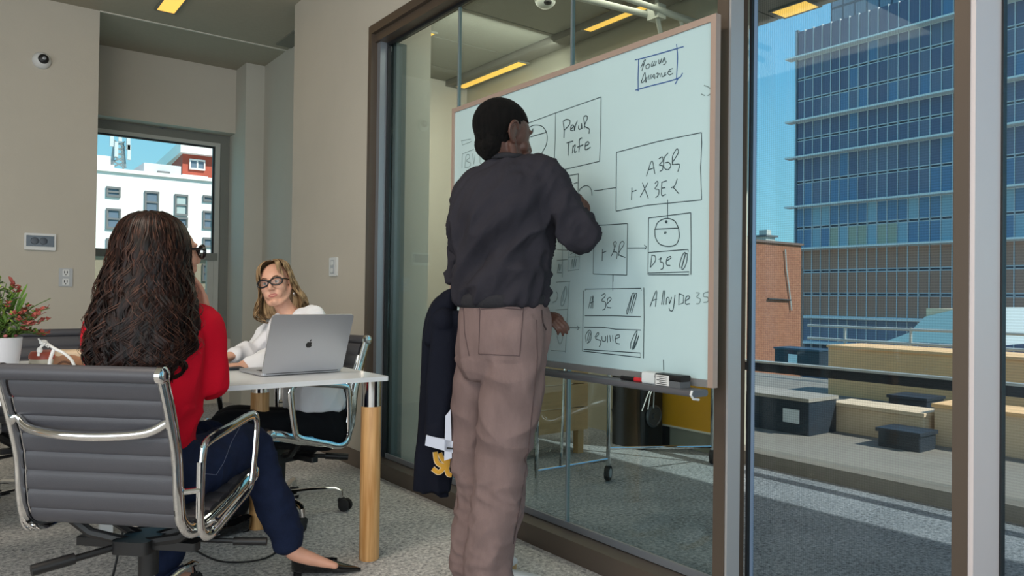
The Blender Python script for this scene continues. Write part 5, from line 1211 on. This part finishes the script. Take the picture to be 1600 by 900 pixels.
limb(b, [shR.lerp(Ls, .6), Ls, Ls.lerp(Le, .5), Le, Le.lerp(Lw, .5), Lw], [.04, .043, .037, .033, .029, .021])
limb(b, [hR, hR.lerp(kR, .5), kR, kR.lerp(aR, .4), aR], [.078, .068, .052, .048, .030])
limb(b, [hL, hL.lerp(kL, .5), kL, kL.lerp(aL, .4), aL], [.078, .068, .052, .048, .030])
ff = Vector((.8, -.6, 0))*.97+Vector((0, 0, -.12))
limb(b, [aR, at(459, 862, D=2.68), at(486, 873, D=2.69), at(524, 884, D=2.70)], [.030, .030, .024, .012])
limb(b, [aL, aL+Vector((.03, .01, -.05)), aL+Vector((.10, .02, -.07))], [.030, .028, .020])
hand_shapes(b, Rw, at(309, 440, D=2.48)-Rw, Vector((-.8, -.1, .1)), .90, .16, -1, .06, .5)
hand_shapes(b, Lw, Vector((.7, .6, .0)), Vector((0, 0, -1)), .9, .4, 1, .1, .5)
organic('body', b, skr, red, .0038, 3)
# red top
rdm = mat('red_knit', (196, 14, 40), .85, bump=.25, bscale=300, spec=.15, var=.05, scale=10)
b = MB()
loft(b, [(at(238, 698, D=2.36), tl*.150, tf*.118), (wst, tl*.140, tf*.112), (at(238, 650, D=2.34), tl*.140, tf*.115), (rb_, tl*.150, tf*.125), (chs, tl*.165, tf*.128), (at(238, 505, D=2.355), tl*.150, tf*.10), (shR+Vector((0, 0, .01)), tl*.11, tf*.075), (at(238, 474, D=2.36), tl*.058, tf*.055)], 32, 2.3)
limb(b, [shR.lerp(Rs, .55), Rs, Rs.lerp(Re, .5), Re, Re.lerp(Rw, .55), Re.lerp(Rw, .93)], [.056, .060, .056, .052, .040, .032], 18)
limb(b, [shR.lerp(Ls, .55), Ls, Ls.lerp(Le, .5), Le, Le.lerp(Lw, .55), Le.lerp(Lw, .93)], [.056, .060, .056, .050, .040, .032], 18)
organic('red_top', b, rdm, red, .0075, 5, fold=[((0, .1, 1), 10, 2.5, .009, lambda p: .8), ((1, -.5, .2), 12, 3, .009, lambda p: 1 if p[2] < .72 else 0)])
# jeans
jnm = mat('dark_denim', (24, 34, 60), .85, var=.18, scale=30, bump=.3, bscale=400, spec=.2)
b = MB()
loft(b, [(at(236, 688, D=2.36), tl*.142, tf*.112), (at(234, 712, D=2.36), tl*.155, tf*.120), (pel, tl*.175, tf*.125), (at(232, 772, D=2.37), tl*.165, tf*.12)], 30, 2.4)
limb(b, [hR, hR.lerp(kR, .5)+Vector((0, 0, .005)), kR, kR.lerp(aR, .35), kR.lerp(aR, .75), kR.lerp(aR, .97)], [.100, .092, .074, .068, .062, .060], 20)
limb(b, [hL, hL.lerp(kL, .5), kL, kL.lerp(aL, .35), kL.lerp(aL, .75), kL.lerp(aL, .96)], [.100, .090, .074, .068, .062, .060], 20)
organic('jeans', b, jnm, red, .0072, 5, fold=[(aR-kR, 10, 2.5, .008, None), ((1, -.7, .0), 13, 3, .006, None)])
jn = [o for o in red.children if o.name.startswith('jeans')][0]
stitch('jeans_seam', [(378, 662), (362, 690), (350, 722), (338, 742), (318, 740)], jn, red, .0012, mat('seam_pale', (84, 92, 116), .8), 2.5)
# shoes: pointed black pumps
pat = mat('patent_black', (14, 14, 16), .12, coat=.6)
def pump(P, f, par, m, lab=None):
    f = Vector(f).normalized(); l = Vector((-f.y, f.x, 0)).normalized(); u_ = Vector((0, 0, 1))
    def sec(d, w_, z0, z1, open_):
        o = []
        for k in range(13):
            t = pi*k/12; o.append(P+f*d+l*(w_*cos(t))+u_*(z1+(z0-z1)*sin(t)**.7))
        return o
    S_ = [sec(-.052, .022, .014, .076, 0), sec(-.03, .036, .006, .070, 0), sec(.02, .039, .006, .056, 0), sec(.08, .043, .005, .048, 0), sec(.115, .040, .005, .046, 0)]
    vs = []; fs = []
    for o in S_: vs += o
    n_ = 13
    for i in range(len(S_)-1):
        for k in range(n_-1): fs.append((i*n_+k, i*n_+k+1, (i+1)*n_+k+1, (i+1)*n_+k))
    fs.append(tuple(range(n_)))
    mb = MB().add(vs, fs)
    loft(mb, [(P+f*.100+u_*.026, l*.041, u_*.023), (P+f*.14+u_*.019, l*.031, u_*.015), (P+f*.18+u_*.014, l*.016, u_*.009), (P+f*.205+u_*.010, l*.005, u_*.005)], 18, 2.2)
    so = mb.build('shoe', m, par, 60)
    so.modifiers.new('thickness', 'SOLIDIFY').thickness = .0025
    MB().prism([P+f*-.045+l*.012, P+f*-.045-l*.012, P+f*-.015-l*.014, P+f*-.015+l*.014], u_*.018).build('heel', m, so, 0)
pP = at(478, 893, Z=.012); pump(Vector((pP.x, pP.y, .0)), at(560, 889, Z=.01)-pP, red, pat)
q = at(262, 898, D=2.62); pump(Vector((q.x, q.y, 0)), Vector((.9, -.1, 0)), red, mat('grey_shoe', (84, 78, 96), .25))
# hair
hmr = hair_mat('dark_brown_hair', (12, 7, 7), (44, 26, 22), .42)
dn = Vector((0, 0, -1)); bx = Vector((.975, -.22, 0)).normalized(); cb_ = Vector((-bx.y*-1, 0, 0)); cb_ = Vector((-.22, -.975, 0)).normalized()
def hs(px, py, hw_, hd, back=0.0, D=2.37, rot=0):
    R_ = Matrix.Rotation(-radians(rot), 3, 'Z'); c_ = at(px, py, D=D)+(R_@cb_)*back; return (c_, (R_@bx)*hw_, (R_@cb_)*hd)
HS = [hs(238, 331, .012, .012), hs(238, 336, .058, .060), hs(238, 352, .092, .090, .006), hs(238, 380, .112, .108, .012), hs(236, 410, .117, .112, .022), hs(233, 445, .132, .106, .040), hs(239, 485, .150, .098, .068, rot=8), hs(244, 525, .160, .080, .100, rot=14), hs(243, 562, .144, .056, .124, rot=16), hs(234, 600, .110, .036, .134, rot=16)]
b = MB(); loft(b, [(c_, a_*.90, d_*.90) for c_, a_, d_ in HS[:-1]], 30, 2.0, 4)
hco = organic('hair', b, hmr, red, .008, 5, fold=[((0, 0, 1), 30, 4, .012, lambda p: 1), ((.3, .2, 1), 16, 7, .014, lambda p: 1 if p[2] < 1.15 else 0)])
fv = hairvol(HS)
facedir = math.atan2((RR@Vector((0, 1, 0))).dot(cb_), (RR@Vector((0, 1, 0))).dot(bx))
def allow_red(th, h):
    d = (th-facedir+pi) % (2*pi)-pi
    return abs(d) > 1.0 and not (sin(th) < -.55)
hairlocks('hair_curls', hmr, red, fv, 90, 8, allow_red, 5, .0056, .17, .11, 5.2, (.92, 1.02), (.84, 1.03), seg=34, loose=.07)
hairlocks('hair_crown', hmr, red, fv, 60, 6, lambda th, h: sin(th) > -.85, 6, .0045, .02, .0, 2, (.985, 1.02), (.42, .60), loose=.14)
hairlocks('hair_wisps', hair_mat('brown_wisps', (30, 18, 15), (84, 54, 42), .4), red, fv, 50, 3, allow_red, 9, .0012, .24, .14, 6.0, (1.0, 1.08), (.84, 1.0), loose=.2)
# glasses
blkf = mat('glasses_black', (16, 14, 18), .2)
def glasses(c, R, s, parent, rx=.0265, rz=.0185, m=blkf, thick=.0026):
    W = lambda p: Vector(c)+R@(Vector(p)*s)
    g = MB()
    o = None
    for x in (-1, 1):
        pts = [W((x*.0335+rx*cos(t)*1.0, .104-.010*abs((x*.0335+rx*cos(t))/.06)**2, .004+rz*sin(t)*(1.0+.12*cos(t)*x))) for t in [2*pi*i/24 for i in range(24)]]
        g.tube(pts, thick*s, 8, closed=True)
        g.tube(spline([W((x*.060, .094, .010)), W((x*.070, .078, .012)), W((x*.078, .030, .010)), W((x*.080, -.006, .006)), W((x*.078, -.020, -.010))], 5), thick*.8*s, 8)
    g.tube(spline([W((-.008, .104, .008)), W((0, .108, .011)), W((.008, .104, .008))], 4), thick*s, 8)
    o = g.build('glasses', m, parent, 60); 
    for x in (-1, 1):
        l_ = MB().add([W((x*.0335+rx*.95*cos(t), .1035-.010*abs((x*.0335+rx*cos(t))/.06)**2, .004+rz*.95*sin(t))) for t in [2*pi*i/24 for i in range(24)]], [tuple(range(24))])
        l_.build('lens', MATS['lens_glass'], o, 0)
glass_mat('lens_glass', (.93, .92, .95), boost=.5)
glasses(hcR, RR, 1.0, red, .027, .020, thick=.0052)

# ======== the woman in white ========
skw = skin('white', (214, 164, 140))
wht = empty('person', (1.27, 3.55, .46), 'seated woman with wavy blonde hair and black glasses in a white blouse', 'person')
hw = at(431, 443, D=3.52); RW = basis(217, 4, 13)
sf = Vector((sin(radians(250)), cos(radians(250)), 0)); sl = Vector((-sf.y, sf.x, 0))
plv = at(492, 672, D=3.55); wsw = at(490, 625, D=3.55); rbw = at(480, 570, D=3.55); chw = at(466, 528, D=3.54); shw_ = at(455, 498, D=3.54)
Rs2, Ls2 = at(428, 515, D=3.66), at(492, 500, D=3.44)
Re2, Rw2 = at(394, 552, D=3.58), at(362, 556, D=3.42)
Le2, Lw2 = at(428, 566, D=3.32), at(384, 571, D=3.24)
k1, k2 = at(345, 672, D=3.22), at(352, 662, D=3.42)
f1, f2 = at(372, 800, D=3.26), at(366, 790, D=3.45)
b = MB(); head_shapes(b, hw, RW, .93, True)
limb(b, [hw+RW@Vector((0, -.02, -.05)), at(446, 480, D=3.54), shw_], [.050, .048, .055], 14)
loft(b, [(plv, sl*.16, sf*.11), (wsw, sl*.12, sf*.09), (rbw, sl*.125, sf*.10), (chw, sl*.14, sf*.105), (shw_, sl*.10, sf*.06)])
for sh, el, wr in ((Rs2, Re2, Rw2), (Ls2, Le2, Lw2)): limb(b, [shw_.lerp(sh, .6), sh, sh.lerp(el, .5), el, el.lerp(wr, .5), wr], [.04, .043, .037, .033, .028, .021])
for h_, k_, a_ in ((plv+sl*.08, k1, f1), (plv-sl*.08, k2, f2)): limb(b, [h_, h_.lerp(k_, .5), k_, k_.lerp(a_, .5), a_], [.078, .068, .052, .046, .032])
hand_shapes(b, Rw2, at(340, 560, D=3.36)-Rw2, Vector((0, 0, -1)), .9, .35, -1, .12, .5)
hand_shapes(b, Lw2, at(350, 573, D=3.16)-Lw2, Vector((0, 0, -1)), .9, .35, 1, .12, .5)
organic('body', b, skw, wht, .0036, 6)
bwm = hair_mat('blonde_brow', (112, 84, 62), (130, 98, 72), .8)
face_details(hw, RW, .93, wht, mat('lip_rose', (176, 96, 92), .4), (92, 104, 96), 'white', bwm)
glasses(hw, RW, .93, wht, .0305, .0185, thick=.0044)
# earring
q = hw+RW@Vector((-.078, -.010, -.048))
MB().tube([q+Vector((0, 0, -.012))+(RW@Vector((0, cos(t), 0))*.011+Vector((0, 0, 1))*.013*sin(t)) for t in [2*pi*i/20 for i in range(20)]], .0016, 6, closed=True).build('earring', mat('silver', (210, 210, 214), .15, 1), wht)
# blouse
blm = mat('white_blouse', (232, 234, 240), .8, bump=.1, bscale=200, spec=.2)
b = MB()
loft(b, [(at(492, 640, D=3.55), sl*.150, sf*.122), (at(491, 622, D=3.55), sl*.150, sf*.122), (at(484, 590, D=3.55), sl*.145, sf*.120), (rbw, sl*.15, sf*.125), (chw, sl*.16, sf*.125), (at(460, 508, D=3.54), sl*.14, sf*.10), (shw_+Vector((0, 0, .005)), sl*.10, sf*.075), (at(452, 490, D=3.54), sl*.066, sf*.06)], 30, 2.3)
for sh, el, wr in ((Rs2, Re2, Rw2), (Ls2, Le2, Lw2)): limb(b, [shw_.lerp(sh, .55), sh, sh.lerp(el, .5), el, el.lerp(wr, .5), el.lerp(wr, .85)], [.056, .062, .062, .066, .056, .036], 18)
organic('blouse', b, blm, wht, .0075, 4, fold=[((0, .1, 1), 10, 3, .010, None), (Re2-Rs2, 14, 4, .008, None)])
# black trousers and shoes
blt = mat('black_cloth', (20, 21, 25), .9, spec=.15)
b = MB()
loft(b, [(at(492, 638, D=3.55), sl*.142, sf*.112), (plv, sl*.175, sf*.125), (at(492, 690, D=3.55), sl*.165, sf*.12)], 28, 2.4)
for h_, k_, a_ in ((plv+sl*.08, k1, f1), (plv-sl*.08, k2, f2)): limb(b, [h_, h_.lerp(k_, .5), k_, k_.lerp(a_, .4), k_.lerp(a_, .95)], [.098, .088, .070, .062, .050], 18)
organic('trousers', b, blt, wht, .0075, 4)
for a_ in (f1, f2): pump(Vector((a_.x, a_.y, 0)), Vector((-.9, -.1, 0)), wht, pat)
# blonde hair
hbm = hair_mat('blonde_hair', (100, 78, 56), (188, 158, 120), .45)
rtw = RW@Vector((1, 0, 0)); bkw = RW@Vector((0, -1, 0)); upw = RW@Vector((0, 0, 1)); Sx = .93
def hq(x, y, z, hw_, hd, tilt=0):
    """section in head space down to the jaw, hanging straight below it"""
    c_ = hw+(rtw*x-bkw*y)*Sx+upw*z*Sx if z > -.05 else hw+(rtw*x-bkw*y)*Sx+upw*(-.05)*Sx+Vector((0, 0, z+.05))
    return (c_, rtw*hw_*Sx, bkw*hd*Sx)
HQ = [hq(-.012, .020, .128, .008, .008), hq(-.008, .012, .122, .045, .050), hq(-.004, .004, .100, .074, .082), hq(0, -.008, .060, .086, .098), hq(0, -.016, .015, .092, .096), hq(0, -.026, -.035, .100, .086), hq(-.004, -.034, -.085, .124, .080), hq(-.008, -.038, -.125, .134, .072), hq(-.010, -.040, -.155, .118, .058), hq(-.01, -.04, -.175, .09, .045)]
b = MB(); b.ell(hw+RW@(Vector((0, -.030, .034))*Sx), (.074*Sx, .084*Sx, .082*Sx), RW, 24, 16)
loft(b, [(c_+bkw*.012, a_*.80, d_*.72) for c_, a_, d_ in HQ[3:-1]], 26, 2.0, 4)
organic('hair', b, hbm, wht, .007, 4)
fw_ = hairvol(HQ)
# theta measured from her right towards the back; the face opens towards theta = -90 degrees
def allow_w(th, h): return sin(th) > -.42
hairlocks('hair_waves', hbm, wht, fw_, 70, 7, allow_w, 3, .0040, .17, .09, 3.0, (.93, 1.05), (.80, 1.0))
hairlocks('hair_top', hbm, wht, fw_, 40, 6, lambda th, h: sin(th) > -.80, 4, .0036, .0, .0, 2, (1.0, 1.03), (.30, .42), loose=.16)

# settle the seated figure back into her chair
wht.location = Vector(wht.location)+Vector((.024, .066, -.006))
